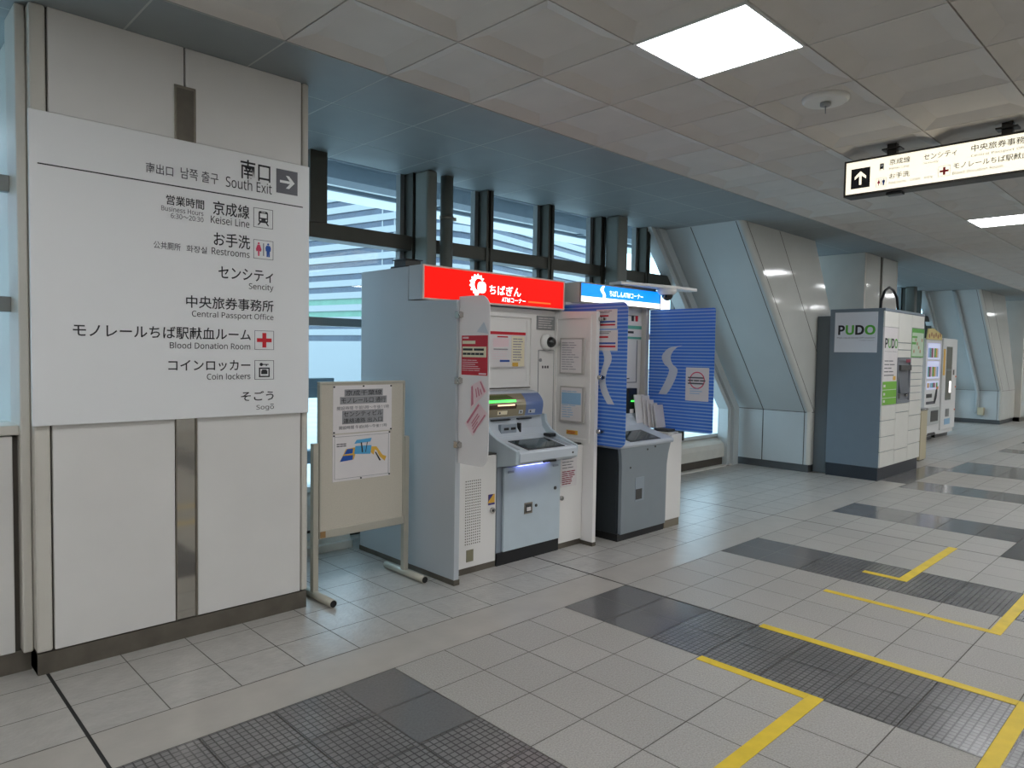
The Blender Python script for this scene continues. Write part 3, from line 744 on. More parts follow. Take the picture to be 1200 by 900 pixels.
# lower cabinets either side of the machine
bm = new(); box(bm, 2.878, 3.55, .045, 3.298, 3.868, .785, .003); o = mk('left_cabinet', bm, M_BOOTHW, b1)
PC = ('y', 3.55)
hb = new()
for j in range(24):
    for i in range(8): flat(hb, PC, circ(2.985+.018*i+.04, .205+.0185*j, .0045, 6), .002)
mk('vent_holes', hb, M_JOINT, o)
bm = new(); rect(bm, PC, 3.035, .085, 3.095, .165, .004, .004); mk('inset_plate', bm, mat('khaki_plate', (140, 136, 112), .4, .4), o)
bm = new(); tube(bm, [(3.262, 3.55, .405), (3.262, 3.535, .405)], .02, 18); mk('lock', bm, M_CHROME, o)
bm = new(); tube(bm, [(3.262, 3.536, .405), (3.262, 3.533, .405)], .009, 12); mk('keyhole', bm, M_BLACK, o)
bm = new(); rect(bm, PC, 3.225, .445, 3.285, .518, .003, .002); st = mk('service_sticker', bm, M_INKO, o)
bm = new(); flat(bm, PC, [(3.225, .518), (3.225, .47), (3.272, .518)], .0045); rect(bm, PC, 3.225, .445, 3.285, .458, .0045); mk('sticker_print', bm, mat('violet_ink', (60, 60, 130), .5), st)
bm = new(); box(bm, 3.30, 3.56, .045, 3.312, 3.868, .785); mk('cabinet_edge', bm, M_FRAMEL, b1)
for a, b in ((2.875, 3.31), (3.955, 4.22)):
    bm = new(); box(bm, a, 3.56, 0, b, 3.62, .045); mk('kick_strip', bm, M_BASE, b1)
bm = new(); box(bm, 3.955, 3.55, .045, 4.219, 3.868, .785, .003); o = mk('right_cabinet', bm, M_BOOTHW, b1)
bm = new(); tube(bm, [(3.975, 3.55, .395), (3.975, 3.535, .395)], .018, 16); mk('lock', bm, M_CHROME, o)
bm = new(); box(bm, 2.876, 3.565, .787, 4.219, 3.867, .797); mk('counter_edge', bm, M_DKGREY, b1)
# recessed leaf on the inner face of the right side panel
PR = ('x', 4.222)
bm = new(); frame(bm, PR, -3.87, .80, -3.485, 1.80, .028, .010, .010); mk('leaf_frame', bm, M_BOOTHW, b1)
# light box
bm = new(); box(bm, 2.832, 3.80, 1.842, 4.238, 3.95, 2.074, .004); lx = mk('sign_box', bm, M_BOOTH, b1)
PG = ('y', 3.80)
bm = new(); frame(bm, PG, 2.832, 1.842, 4.238, 2.074, .011, .012, .012); mk('sign_rim', bm, mat('pink_beige_rim', (226, 196, 184), .4), lx)
bm = new(); rect(bm, PG, 2.843, 1.853, 4.227, 2.063, .008, .006); fc = mk('sign_face', bm, M_REDLIT, lx)
cx_, cy_ = 3.313, 1.977
pts = []
for k in range(66):
    a = math.radians(-112+(k/65)*318); rr = .0665+.009*math.cos((k/65)*318/360*15*2*math.pi); pts.append((cx_-rr*math.sin(a-math.radians(47)), cy_+rr*math.cos(a-math.radians(47))))
inner = [(cx_+.004-.036*math.sin(math.radians(x)), cy_+.004+.042*math.cos(math.radians(x))) for x in (150, 110, 70, 30, -10, -40)]
# gear-edged crescent plus a round body with a stem
bm = new()
N_ = 44
def gear(k): a = math.radians(-55+(k/N_)*250); rr = .068+.008*math.cos(k/N_*250/360*14*2*math.pi); return (cx_-rr*math.sin(a), cy_+rr*math.cos(a))
def inn(k): a = math.radians(-55+(k/N_)*250); return (cx_+.012-.040*math.sin(a), cy_+.0-.002+.044*math.cos(a))
for k in range(N_): flat(bm, PG, [gear(k), gear(k+1), inn(k+1), inn(k)], .0095, .001)
flat(bm, PG, rrect(3.315, 1.918, 3.395, 1.998, .03), .0096, .001)
flat(bm, PG, [(3.290, 1.898), (3.318, 1.898), (3.335, 1.93), (3.285, 1.93)], .0094, .001)
mk('sign_emblem', bm, M_WLIT, lx)
write('ちばぎん', PG, (3.428, 1.915, 3.748, 1.985), M_WLIT, lx, off=.0098, bold=.012)
write('ATMコーナー', PG, (3.552, 1.867, 3.80, 1.903), M_WLIT, lx, off=.0098, bold=.008)
bm = new(); rect(bm, PG, 3.83, 1.878, 4.08, 1.890, .0085, .0008); mk('tube_glow', bm, M_ORLIT, lx)
# frosted screen clipped to the front edge
bm = new(); prism(bm, rrect(3.145, .79, 3.43, 1.842, .085, (1, 0, 0, 1), 8), 'x', 2.850, 2.856); cs = mk('privacy_screen', bm, M_CLEAR, b1)
for z in (1.727, 1.314, .908):
    bm = new(); box(bm, 2.824, 3.405, z-.022, 2.862, 3.445, z+.022, .004); tube(bm, [(2.842, 3.405, z), (2.84, 3.392, z)], .018, 16); mk('screen_clip', bm, M_CHROME, cs)

# things fixed to the booth
PX1 = ('x', 2.850)
rp = sheet('red_poster', 'red poster with a cream text panel on the frosted screen', 'poster', PX1, U(PX1, 3.40), 1.352, U(PX1, 3.158), 1.597, M_REDP)
bm = new(); rect(bm, PX1, -3.392, 1.463, -3.168, 1.528, .0035); rect(bm, PX1, -3.392, 1.545, -3.27, 1.565, .0035); mk('text_panel', bm, M_CREAMP, rp)
bm = new(); inkrows(bm, PX1, -3.386, 1.47, -3.174, 1.524, 2, .5, off=.005, ragged=.1, words=5); mk('panel_text', bm, M_INK, rp)
bm = new(); inkrows(bm, PX1, -3.392, 1.375, -3.18, 1.45, 6, .3, off=.004); rect(bm, PX1, -3.235, 1.358, -3.168, 1.367, .0035); rect(bm, PX1, -3.39, 1.578, -3.335, 1.588, .0035); mk('small_text', bm, M_PINKP, rp)
for k, (cpx, lb, st) in enumerate((
        ([(561, 471), (571.5, 485), (554, 511), (545, 496)], 'lowest tilted leaflet with red print on the frosted screen', 1),
        ([(552, 452), (564, 445), (571, 459), (551.5, 480)], 'middle tilted leaflet on the frosted screen below the red poster', 1),
        ([(559, 389), (567.5, 377), (573, 391)], 'grey paper corner tucked on the frosted screen above the red poster', 0))):
    q_ = [at(u, v, 'x', 2.8485) for u, v in cpx]; pu = [(-p.y, p.z) for p in q_]
    bm = new(); flat(bm, PX1, pu, .0025+.0008*k, .0006); o = tag(mk('leaflet', bm, [M_PINKP, M_PINKP, M_ATML][k]), lb, 'leaflet', 'leaflets on the frosted screen')
    if st:
        L4 = lambda s, t_: tuple((1-t_)*((1-s)*pu[0][i]+s*pu[1][i])+t_*((1-s)*pu[3][i]+s*pu[2][i]) for i in (0, 1))
        bm = new()
        for a, b, c, d in ((.06, .06, .2, .9), (.4, .3, .47, .75), (.55, .3, .62, .8), (.7, .5, .76, .85), (.86, .1, .95, .9)):
            flat(bm, PX1, [L4(a, b), L4(c, b), L4(c, d), L4(a, d)], .0042+.0008*k, .0006)
        mk('leaflet_print', bm, mat('faded_red_ink', (206, 130, 146), .6), o)
po = sheet('rate_poster', 'white and cream poster with red heading on the booth back wall', 'poster', PI, 3.50, 1.383, 3.868, 1.652, M_PAPER, gap=.014)
bm = new(); rect(bm, PI, 3.50, 1.630, 3.868, 1.652, .018); rect(bm, PI, 3.57, 1.608, 3.68, 1.618, .018); mk('heading', bm, M_INKR, po)
bm = new(); rect(bm, PI, 3.72, 1.39, 3.858, 1.622, .0175); mk('cream_column', bm, M_CREAMP, po)
bm = new(); inkrows(bm, PI, 3.735, 1.43, 3.85, 1.61, 9, .4, off=.019, words=4); rect(bm, PI, 3.535, 1.515, 3.68, 1.524, .018); mk('black_print', bm, M_INKL, po)
bm = new(); rect(bm, PI, 3.73, 1.39, 3.79, 1.42, .0195); mk('yellow_mark', bm, M_INKO, po)
bm = new(); rect(bm, PI, 3.53, 1.54, 3.69, 1.60, .0172, .0006); mk('table_tint', bm, M_PINKP, po)
bm = new(); rect(bm, PI, 3.60, 1.425, 3.70, 1.44, .018); mk('blue_mark', bm, M_INKB, po)
bm = new(); inkrows(bm, PI, 3.52, 1.44, 3.69, 1.60, 9, .2, off=.018); mk('faint_print', bm, M_PINKP, po)
def dome(name, label, c, m0, facing):
    t = thing(name, label, 'camera', c)
    x, y, z = c
    if facing == 'y':
        bm = new(); tube(bm, [(x, y, z), (x, y-.025, z), (x, y-.05, z)], [.068, .066, .048], 24); mk('camera_base', bm, m0, t)
        bm = new(); sphere(bm, (x+.002, y-.052, z), .044); mk('dark_dome', bm, M_BLACKG, t)
    else:
        bm = new(); tube(bm, [(x, y, z), (x, y, z-.03), (x, y, z-.055)], [.085, .085, .06], 24); mk('camera_base', bm, m0, t)
        bm = new(); sphere(bm, (x, y-.005, z-.055), .052); mk('dark_dome', bm, M_BLACKG, t)
dome('dome_camera', 'white dome camera with black ball on the back wall of the red-signed booth', (4.115, 3.868, 1.583), M_BOOTHW, 'y')
for (a, b), lb, blue in ((((657.5, 396), (683, 439)), 'upper framed white notice on the inner side of the red-signed booth', 0), (((657.5, 452), (683, 496)), 'lower framed notice with pale blue print on the inner side of the red-signed booth', 1)):
    A, B = at(*a, 'x', 4.21), at(*b, 'x', 4.21)
    t = thing('framed_notice', lb, 'notice', (4.22, (A.y+B.y)/2, B.z), 'framed notices in the booth')
    bm = new(); box(bm, 4.205, B.y-.008, B.z, 4.2215, A.y+.008, A.z, .003); mk('notice_frame', bm, M_NFRAME, t)
    PN = ('x', 4.205); bm = new(); rect(bm, PN, -A.y+.006, B.z+.012, -B.y-.012, A.z-.012); mk('notice_sheet', bm, M_PAPER, t)
    bm = new(); inkrows(bm, PN, -A.y+.02, B.z+.03, -B.y-.025, A.z-.03, 12, .3, off=.003, ragged=.5); mk('notice_print', bm, M_INKC if blue else M_INKL, t)
    if blue: bm = new(); rect(bm, PN, -A.y+.015, B.z+.14, -B.y-.02, A.z-.05, .0022, .0008); mk('blue_block', bm, M_INKC, t)
A, B = at(663, 503.5, 'x', 4.212), at(676, 510, 'x', 4.212)
ys = sheet('yellow_sticker', 'small yellow warning sticker below the framed notices in the booth', 'sticker', ('x', 4.222), -A.y, B.z, -B.y, A.z, M_INKO)
bm = new(); inkrows(bm, ('x', 4.222), -A.y+.01, B.z+.006, -B.y-.01, A.z-.006, 2, .4, off=.004); mk('sticker_print', bm, M_INKR, ys)
wp = sheet('paper_notice', 'white notice with red print on the cabinet right of the blue-grey cash machine', 'notice', PC, 3.965, .475, 4.15, .742, M_PAPER)
bm = new(); inkrows(bm, PC, 3.98, .49, 4.135, .6, 7, .5, off=.004); rect(bm, PC, 3.98, .715, 4.135, .728, .0035); mk('red_print', bm, M_PINKB, wp)
bm = new(); inkrows(bm, PC, 3.98, .61, 4.135, .70, 4, .25, off=.004); mk('grey_print', bm, M_INKG, wp)
# odds and ends on the booth roof
t = thing('vent_fan', 'small black louvred box lying on top of the grey booth', 'fan', (2.93, 4.08, 2.07))
bm = new(); box(bm, 2.84, 4.0, 2.07, 3.0, 4.18, 2.085, .003); mk('fan_base', bm, M_BLACK, t)
bm = new(); box(bm, 2.855, 4.02, 2.085, 2.985, 4.16, 2.125, .004); o = mk('fan_housing', bm, M_DKGREY, t)
bm = new(); box(bm, 2.845, 4.01, 2.125, 2.995, 4.17, 2.132, .002); mk('fan_cap', bm, M_BLACK, o)

# ------------------------------------------------------------------ first cash machine
a1 = thing('cash_machine', 'blue-grey cash machine with dark screen and curved hood in the red-signed booth', 'cash machine', (3.63, 3.7, 0))
bm = new(); box(bm, 3.312, 3.55, 0, 3.952, 3.862, .09); mk('plinth', bm, M_BLACK, a1)
bm = new(); box(bm, 3.314, 3.558, .09, 3.95, 3.862, .72, .003); mk('body', bm, M_ATMD, a1)
bm = new(); box(bm, 3.362, 3.535, .095, 3.948, 3.556, .69, .004); dr = mk('front_door', bm, M_ATM, a1)
PD = ('y', 3.535)
bm = new(); rect(bm, PD, 3.565, .335, 3.645, .415, .004, .004); o = mk('door_latch', bm, M_STEEL, dr)
bm = new(); rect(bm, PD, 3.575, .345, 3.635, .405, .006, .002); mk('latch_recess', bm, M_DKGREY, o)
bm = new(); rect(bm, PD, 3.585, .355, 3.625, .382, .009, .003); mk('latch_handle', bm, M_PAPER, o)
for (u, v, rr) in ((3.685, .383, .011), (3.888, .487, .013)):
    bm = new(); tube(bm, [(u, 3.536, v), (u, 3.529, v)], rr, 14); mk('keyhole', bm, M_DKGREY, dr)
for u in (3.395, 3.86):
    bm = new(); rect(bm, PD, u, .648, u+.06, .664, .003, .002); mk('door_badge', bm, M_ATMD, dr)
prof = [(3.56, .695), (3.40, .722), (3.372, .735), (3.362, .75), (3.362, .806), (3.372, .818), (3.60, .862), (3.67, .885), (3.715, .935), (3.728, .99), (3.73, 1.015), (3.862, 1.015), (3.862, .695)]
bm = new(); prism(bm, prof, 'x', 3.345, 3.93); mk('console', bm, M_ATML, a1)
cheek = [(3.56, .695), (3.375, .735), (3.368, .826), (3.56, .885), (3.63, .92), (3.68, .97), (3.695, 1.03), (3.862, 1.03), (3.862, .695)]
for a, b in ((3.312, 3.345), (3.93, 3.952)):
    bm = new(); prism(bm, cheek, 'x', a, b, bev=.004); mk('console_cheek', bm, M_ATM, a1)
def deckz(y): return .818+(y-3.372)*(.044/.228)
def deckquad(bm, x0, x1, y0, y1, off, mi=0, th=.004):
    vv = [bm.verts.new((x, y, deckz(y)+o_)) for o_ in (off, off-th) for x, y in ((x0, y0), (x1, y0), (x1, y1), (x0, y1))]
    for idx in ((0, 1, 2, 3), (7, 6, 5, 4), (0, 4, 5, 1), (1, 5, 6, 2), (2, 6, 7, 3), (3, 7, 4, 0)): bm.faces.new([vv[i] for i in idx])
bm = new(); deckquad(bm, 3.455, 3.835, 3.395, 3.60, .004); scn = mk('screen_bezel', bm, M_BLACK, a1)
bm = new(); deckquad(bm, 3.475, 3.815, 3.41, 3.585, .006); mk('screen', bm, M_SCREEN, scn)
bm = new(); deckquad(bm, 3.365, 3.40, 3.42, 3.59, .003); mk('deck_slot', bm, M_ATMD, a1)
bm = new(); deckquad(bm, 3.87, 3.91, 3.40, 3.58, .003); mk('deck_slot', bm, M_ATMD, a1)
bm = new(); box(bm, 3.86, 3.57, deckz(3.62)+.004, 3.93, 3.64, deckz(3.62)+.028, .006); mk('receipt_slot', bm, M_BLACK, a1)
bm = new(); box(bm, 3.57, 3.354, .728, 3.70, 3.364, .742); mk('lip_slot', bm, M_BLACK, a1)
bm = new(); tube(bm, [(3.885, 3.363, .775), (3.885, 3.358, .775)], .007, 10); mk('lip_button', bm, M_BLACK, a1)
bm = new(); box(bm, 3.47, 3.50, .694, 3.79, 3.52, .702); mk('light_strip', bm, M_VIOLIT, a1)
# riser with the card and cash slots
bm = new(); box(bm, 3.47, 3.69, .905, 3.63, 3.722, .972, .004); rz = mk('slot_block', bm, M_ATMD, a1)
for x0 in (3.50, 3.57):
    bm = new(); box(bm, x0, 3.686, .93, x0+.045, 3.692, .948); mk('slot', bm, M_BLACK, rz)
bm = new(); box(bm, 3.66, 3.69, .90, 3.675, 3.72, .975); mk('card_slot', bm, M_BLACK, a1)
bm = new(); box(bm, 3.40, 3.66, .868, 3.80, 3.70, .886, .004); mk('tray_edge', bm, M_ATML, a1)
for x0, x1 in ((3.40, 3.58), (3.66, 3.80)):
    bm = new(); box(bm, x0, 3.705, 1.0, x1, 3.732, 1.008); mk('passbook_slot', bm, M_BLACK, a1)
# hood
def hoody(z): # front of the hood at height z
    t_ = (z-1.02)/.18; return 3.705-.02*math.sin(min(1, max(0, t_))*math.pi*.6)+.11*max(0, t_-.45)**2*2.2
zs = [1.02+.18*k/12 for k in range(13)]
hp = [(hoody(z), z) for z in zs]+[(3.80, 1.207), (3.868, 1.207), (3.868, 1.02)]
bm = new(); prism(bm, hp, 'x', 3.335, 3.912, bev=.002); hd = mk('hood', bm, M_ATML, a1)
def hoodpatch(x0, x1, z0, z1, off, m_, name, skew=0):
    bm = new(); n = 8; L_ = []
    for k in range(n+1):
        z = z0+(z1-z0)*k/n; s = skew*k/n
        L_.append((bm.verts.new((x0+s, hoody(z)-off, z)), bm.verts.new((x1+s, hoody(z)-off, z)), bm.verts.new((x0+s, hoody(z)-off+.003, z)), bm.verts.new((x1+s, hoody(z)-off+.003, z))))
    for a, b in zip(L_, L_[1:]):
        bm.faces.new((a[0], a[1], b[1], b[0])); bm.faces.new((a[2], b[2], b[3], a[3])); bm.faces.new((a[0], b[0], b[2], a[2])); bm.faces.new((a[1], a[3], b[3], b[1]))
    a = L_[0]; bm.faces.new((a[0], a[2], a[3], a[1])); a = L_[-1]; bm.faces.new((a[0], a[1], a[3], a[2]))
    bmesh.ops.recalc_face_normals(bm, faces=bm.faces); return mk(name, bm, m_, hd)
hoodpatch(3.338, 3.72, 1.028, 1.192, .003, M_OLIVE, 'brass_cover')
hoodpatch(3.72, 3.905, 1.028, 1.192, .003, M_HOODB, 'blue_cover')
hoodpatch(3.338, 3.62, 1.135, 1.150, .005, M_GRLIT, 'green_lamp')
hoodpatch(3.338, 3.61, 1.160, 1.185, .005, mat('dark_olive_window', (80, 92, 52), .1), 'upper_window', -.05)
hoodpatch(3.345, 3.62, 1.085, 1.118, .005, M_BROWN, 'lower_window')
hoodpatch(3.43, 3.60, 1.108, 1.118, .0065, mat('warm_lamp', (255, 220, 180), .3, emit=((255, 220, 180), 1.2)), 'warm_lamp')
for x0, x1 in ((3.435, 3.53), (3.65, 3.69), (3.75, 3.82)):
    p_ = hoodpatch(x0, x1, 1.045, 1.072, .0065, M_CREAMP if x1 < 3.6 else M_ATML, 'instruction_sticker')
    bm = new(); z = 1.058; tube(bm, [(x0+.02, hoody(z)-.0065, z), (x0+.02, hoody(z)-.008, z)], .008, 10); mk('sticker_dot', bm, M_BLACK, hd)

# ================================================================== BOOTH WITH THE BLUE SIGN
b2 = thing('cash_booth', 'smaller cash machine booth with the blue illuminated sign and striped screens', 'booth', (4.85, 3.8, 0))
bm = new(); box(bm, 4.268, 3.86, .0, 4.30, 4.54, 2.06); mk('side_panel', bm, M_BOOTH, b2)
bm = new(); box(bm, 4.302, 3.83, .83, 5.395, 3.86, 1.915); mk('inner_wall', bm, M_BOOTHW, b2)
bm = new(); box(bm, 5.345, 3.775, .83, 5.40, 3.828, 1.915, .004); mk('wall_post', bm, M_CREAM, b2)
bm = new(); box(bm, 4.302, 4.5, .02, 5.40, 4.53, 2.04); mk('rear_panel', bm, M_BOOTH, b2)
bm = new(); box(bm, 5.38, 3.862, .02, 5.41, 4.498, 2.04); mk('side_panel', bm, M_BOOTHW, b2)
bm = new(); prism(bm, [(5.135, .07), (5.37, .07), (5.37, .81), (5.215, .81), (5.19, .74), (5.16, .66), (5.14, .56)], 'y', 3.385, 3.858, bev=.003); mk('right_cabinet', bm, M_BOOTHW, b2)
bm = new(); box(bm, 5.14, 3.395, 0, 5.365, 3.856, .07); mk('kick_strip', bm, mat('taupe_kick', (128, 120, 104), .5), b2)
bm = new(); box(bm, 5.21, 3.42, .81, 5.368, 3.78, .822, .003); mk('shelf', bm, M_CREAM, b2)
bm = new(); box(bm, 5.25, 3.45, .822, 5.36, 3.60, .845, .004); mk('shelf_tray', bm, M_DKGREY, b2)
bm = new(); box(bm, 4.302, 3.50, .775, 4.465, 3.858, .80, .003); mk('left_shelf', bm, M_BOOTHW, b2)
PJ = ('y', 3.83)
A, B = at(730, 372, 'y', 3.83), at(752, 399, 'y', 3.83)
bm = new(); frame(bm, PJ, 4.70, 1.24, 5.29, 1.85, .008, .004, .004); mk('wall_hatch', bm, M_SILVER, b2)
bm = new(); rect(bm, PJ, 5.10, 1.275, 5.18, 1.283, .003); mk('wall_mark', bm, M_INK, b2)
# light box
bm = new(); box(bm, 4.362, 3.735, 1.912, 5.495, 3.955, 2.078, .004); lx = mk('sign_box', bm, M_CREAM, b2)
PH = ('y', 3.735)
bm = new(); frame(bm, PH, 4.362, 1.912, 5.495, 2.078, .009, .01, .01); mk('sign_rim', bm, M_STEEL, lx)
bm = new(); rect(bm, PH, 4.371, 1.965, 5.486, 2.069, .006, .005); mk('sign_face', bm, M_BLULIT, lx)
bm = new(); rect(bm, PH, 4.371, 1.921, 5.486, 1.965, .006, .005); mk('sign_band', bm, M_WLIT, lx)
sw = []
for k in range(13):
    t_ = k/12; x = 4.655+.018*math.sin(t_*math.pi*2+.4); wd = .014+.006*math.sin(t_*math.pi); sw.append((x, wd, 1.965+.10*t_))
bm = new(); flat(bm, PH, [(x+w_, z) for x, w_, z in sw]+[(x-w_, z) for x, w_, z in sw[::-1]], .008); mk('sign_emblem', bm, M_WLIT, lx)
write('ちばしんATMコーナー', PH, (4.74, 1.985, 5.22, 2.035), M_WLIT, lx, off=.009, bold=.006)
# striped screens
def swoosh(px, plane, root):
    c = [at(u, v, 'x', plane[1]) for u, v, w_ in px]; P = [(-p.y, p.z) for p in c]
    W_ = [w_*(c[0].x/F_PX/math.cos(YAW)*.6) for u, v, w_ in px]
    pts, ws_ = [], []
    for i in range(len(P)-1):
        p0, p1, p2, p3 = P[max(i-1, 0)], P[i], P[i+1], P[min(i+2, len(P)-1)]
        for k in range(5):
            t_ = k/5
            pts.append(tuple(.5*(2*p1[d]+(p2[d]-p0[d])*t_+(2*p0[d]-5*p1[d]+4*p2[d]-p3[d])*t_**2+(3*p1[d]-p0[d]-3*p2[d]+p3[d])*t_**3) for d in (0, 1)))
            ws_.append(W_[i]+(W_[i+1]-W_[i])*t_)
    pts.append(P[-1]); ws_.append(W_[-1])
    L_ = [(p[0]-w_, p[1]) for p, w_ in zip(pts, ws_)]; R_2 = [(p[0]+w_, p[1]) for p, w_ in zip(pts, ws_)]
    bm = new()
    for k in range(len(pts)-1): flat(bm, plane, [L_[k], L_[k+1], R_2[k+1], R_2[k]], .001, .0006)
    return mk('swoosh_print', bm, M_SWOOSH, root)
bm = new(); prism(bm, rrect(3.205, .785, 3.86, 1.892, .055, (1, 0, 0, 1), 8), 'x', 4.300, 4.306); s1 = mk('privacy_screen', bm, M_BLUES, b2)
swoosh([(708, 406, 8), (712, 416, 8.5), (712, 424, 8), (708, 435, 6.5), (706, 447, 7), (709, 460, 8), (716, 474, 7.5)], ('x', 4.299), s1)
for z in (1.765, 1.315, .895):
    bm = new(); tube(bm, [(4.262, 3.44, z), (4.262, 3.405, z)], .018, 16); box(bm, 4.262, 3.405, z-.01, 4.308, 3.43, z+.01); mk('screen_clip', bm, M_CHROME, s1)
bm = new(); prism(bm, rrect(3.11, .825, 3.775, 1.905, .02, (1, 0, 0, 1), 4), 'x', 5.402, 5.408); s2 = mk('privacy_screen', bm, M_BLUES, b2)
swoosh([(799, 405, 1), (788, 408, 7), (781, 417, 8.5), (783, 426, 8), (789, 433, 8), (786, 444, 8.5), (780, 456, 8.5), (776, 462, 7.5)], ('x', 5.401), s2)
PL = ('x', 4.30)
for (a, b), lb in ((((699, 363), (723, 385)), 'upper paper notice on the left blue striped screen'), (((697, 387), (723.5, 411)), 'lower paper notice on the left blue striped screen')):
    A, B = at(*a, 'x', 4.297), at(*b, 'x', 4.297)
    o = sheet('paper_notice', lb, 'notice', PL, -A.y, B.z, -B.y, A.z, M_PAPER, 'notices on the left striped screen', gap=.002)
    w_, h_ = A.y-B.y, A.z-B.z
    bm = new(); rect(bm, PL, -A.y+w_*.15, B.z+h_*.62, -A.y+w_*.6, B.z+h_*.7, .0055); rect(bm, PL, -A.y+w_*.2, B.z+h_*.16, -A.y+w_*.92, B.z+h_*.24, .0055); mk('red_print', bm, M_INKR, o)
    bm = new(); rect(bm, PL, -A.y+w_*.2, B.z+h_*.32, -A.y+w_*.92, B.z+h_*.4, .0055); mk('blue_print', bm, M_INKB, o)
    bm = new(); inkrows(bm, PL, -A.y+w_*.15, B.z+h_*.8, -B.y-w_*.2, B.z+h_*.95, 2, .4, off=.0055); mk('grey_print', bm, M_INKG, o)
PZ = ('x', 5.402)
A, B = at(804, 430.5, 'x', 5.40), at(830, 471, 'x', 5.40)
o = sheet('paper_notice', 'cream paper notice with a grey stamp on the right blue striped screen', 'notice', PZ, -A.y, B.z, -B.y, A.z, M_PAPER, gap=.001)
um, vm_ = (-A.y-B.y)/2, (A.z+B.z)/2
bm = new()
ring = circ(um, vm_+.035, .075, 28); r2 = circ(um, vm_+.035, .066, 28)
for k in range(28): flat(bm, PZ, [ring[k], ring[(k+1) % 28], r2[(k+1) % 28], r2[k]], .0042, .0006)
mk('round_stamp', bm, M_INKP, o)
bm = new(); inkrows(bm, PZ, um-.09, vm_-.005, um+.09, vm_+.07, 3, .5, off=.005, ragged=.1); mk('heading', bm, M_INKG, o)
bm = new(); inkrows(bm, PZ, um-.07, vm_-.09, um+.07, vm_-.03, 3, .3, off=.005); mk('grey_print', bm, M_INKC, o)
A, B = at(737, 375, 'y', 3.82), at(752, 399, 'y', 3.82)
o = sheet('wall_card', 'white card with green bands on the back wall of the blue-signed booth', 'notice', PJ, A.x-.25, B.z, B.x, A.z, M_PAPER, gap=.005)
bm = new(); rect(bm, PJ, A.x-.24, B.z+.10, B.x-.005, B.z+.13, .009); rect(bm, PJ, A.x-.24, B.z+.01, B.x-.005, B.z+.03, .009); mk('green_bands', bm, M_INKT, o)
bm = new(); rect(bm, PJ, B.x-.10, B.z+.17, B.x-.065, B.z+.22, .009); mk('red_mark', bm, M_INKR, o)
bm = new(); rect(bm, PJ, B.x-.16, B.z+.17, B.x-.125, B.z+.22, .009); inkrows(bm, PJ, A.x-.2, B.z+.05, B.x-.03, B.z+.09, 1, .5, off=.009, words=5); mk('black_marks', bm, M_INK, o)
# bracket with the second dome camera, on top of the blue sign
t = thing('camera_bracket', 'flat white bracket arm lying across the top of the blue sign', 'bracket', (5.35, 3.66, 2.08))
bm = new(); prism(bm, [(4.86, 3.70), (5.55, 3.56), (5.84, 3.56), (5.86, 3.66), (5.60, 3.80), (4.9, 3.86)], 'z', 2.094, 2.122, bev=.005); mk('bracket_plate', bm, M_BOOTHW, t)
bm = new(); box(bm, 4.95, 3.75, 2.078, 5.45, 3.84, 2.094); mk('bracket_foot', bm, M_STEEL, t)
dome('dome_camera', 'white dome camera hanging under the bracket beside the blue sign', (5.44, 3.625, 2.093), M_BOOTHW, 'z')
# ------------------------------------------------------------------ second cash machine
a2 = thing('cash_machine', 'dark grey cash machine with flared front in the blue-signed booth', 'cash machine', (4.8, 3.6, 0))
bm = new(); box(bm, 4.475, 3.39, 0, 5.12, 3.82, .06); mk('plinth', bm, M_BLACK, a2)
bm = new(); box(bm, 4.478, 3.41, .06, 5.118, 3.82, .74); mk('body', bm, M_ATM2D, a2)
bm = new(); prism(bm, [(4.50, .055), (5.125, .055), (5.13, .56), (5.15, .66), (5.18, .74), (5.205, .775), (4.475, .755), (4.488, .70), (4.498, .6)], 'y', 3.375, 3.408, bev=.004); fr_ = mk('front_panel', bm, M_ATM2, a2)
PK = ('y', 3.375)
bm = new(); rect(bm, PK, 4.68, .30, 4.80, .495, .003, .003); o = mk('latch_plate', bm, M_ATMD, fr_)
bm = new(); rect(bm, PK, 4.685, .315, 4.77, .40, .005, .002); mk('latch', bm, M_DKGREY, o)
for u, v in ((4.84, .715), (4.95, .73), (4.61, .585)):
    bm = new(); tube(bm, [(u, 3.376, v), (u, 3.371, v)], .008, 10); mk('keyhole', bm, M_DKGREY, fr_)
prof = [(3.40, .742), (3.37, .748), (3.362, .765), (3.366, .785), (3.60, .845), (3.68, .88), (3.73, .94), (3.74, .975), (3.822, .975), (3.822, .742)]
bm = new(); prism(bm, prof, 'x', 4.474, 5.206); mk('console', bm, M_ATML, a2)
def dz2(y): return .785+(y-3.366)*(.06/.234)
bm = new()
def dq2(bm, x0, x1, y0, y1, off, th=.004):
    vv = [bm.verts.new((x, y, dz2(y)+o_)) for o_ in (off, off-th) for x, y in ((x0, y0), (x1, y0), (x1, y1), (x0, y1))]
    for idx in ((0, 1, 2, 3), (7, 6, 5, 4), (0, 4, 5, 1), (1, 5, 6, 2), (2, 6, 7, 3), (3, 7, 4, 0)): bm.faces.new([vv[i] for i in idx])
dq2(bm, 4.62, 5.04, 3.385, 3.59, .004); o = mk('screen_bezel', bm, M_BLACK, a2)
bm = new(); dq2(bm, 4.64, 5.02, 3.40, 3.575, .006); mk('screen', bm, M_SCREEN, o)
A, B = at(736, 455, 'y', 3.76), at(744, 491, 'y', 3.76)
bm = new(); box(bm, A.x-.02, 3.74, B.z, B.x, 3.828, A.z, .006); o = mk('reader_unit', bm, M_BLACK, a2)
bm = new(); box(bm, A.x+.02, 3.735, B.z+.16, B.x-.03, 3.741, B.z+.172); mk('green_lamp', bm, M_GRLIT, o)
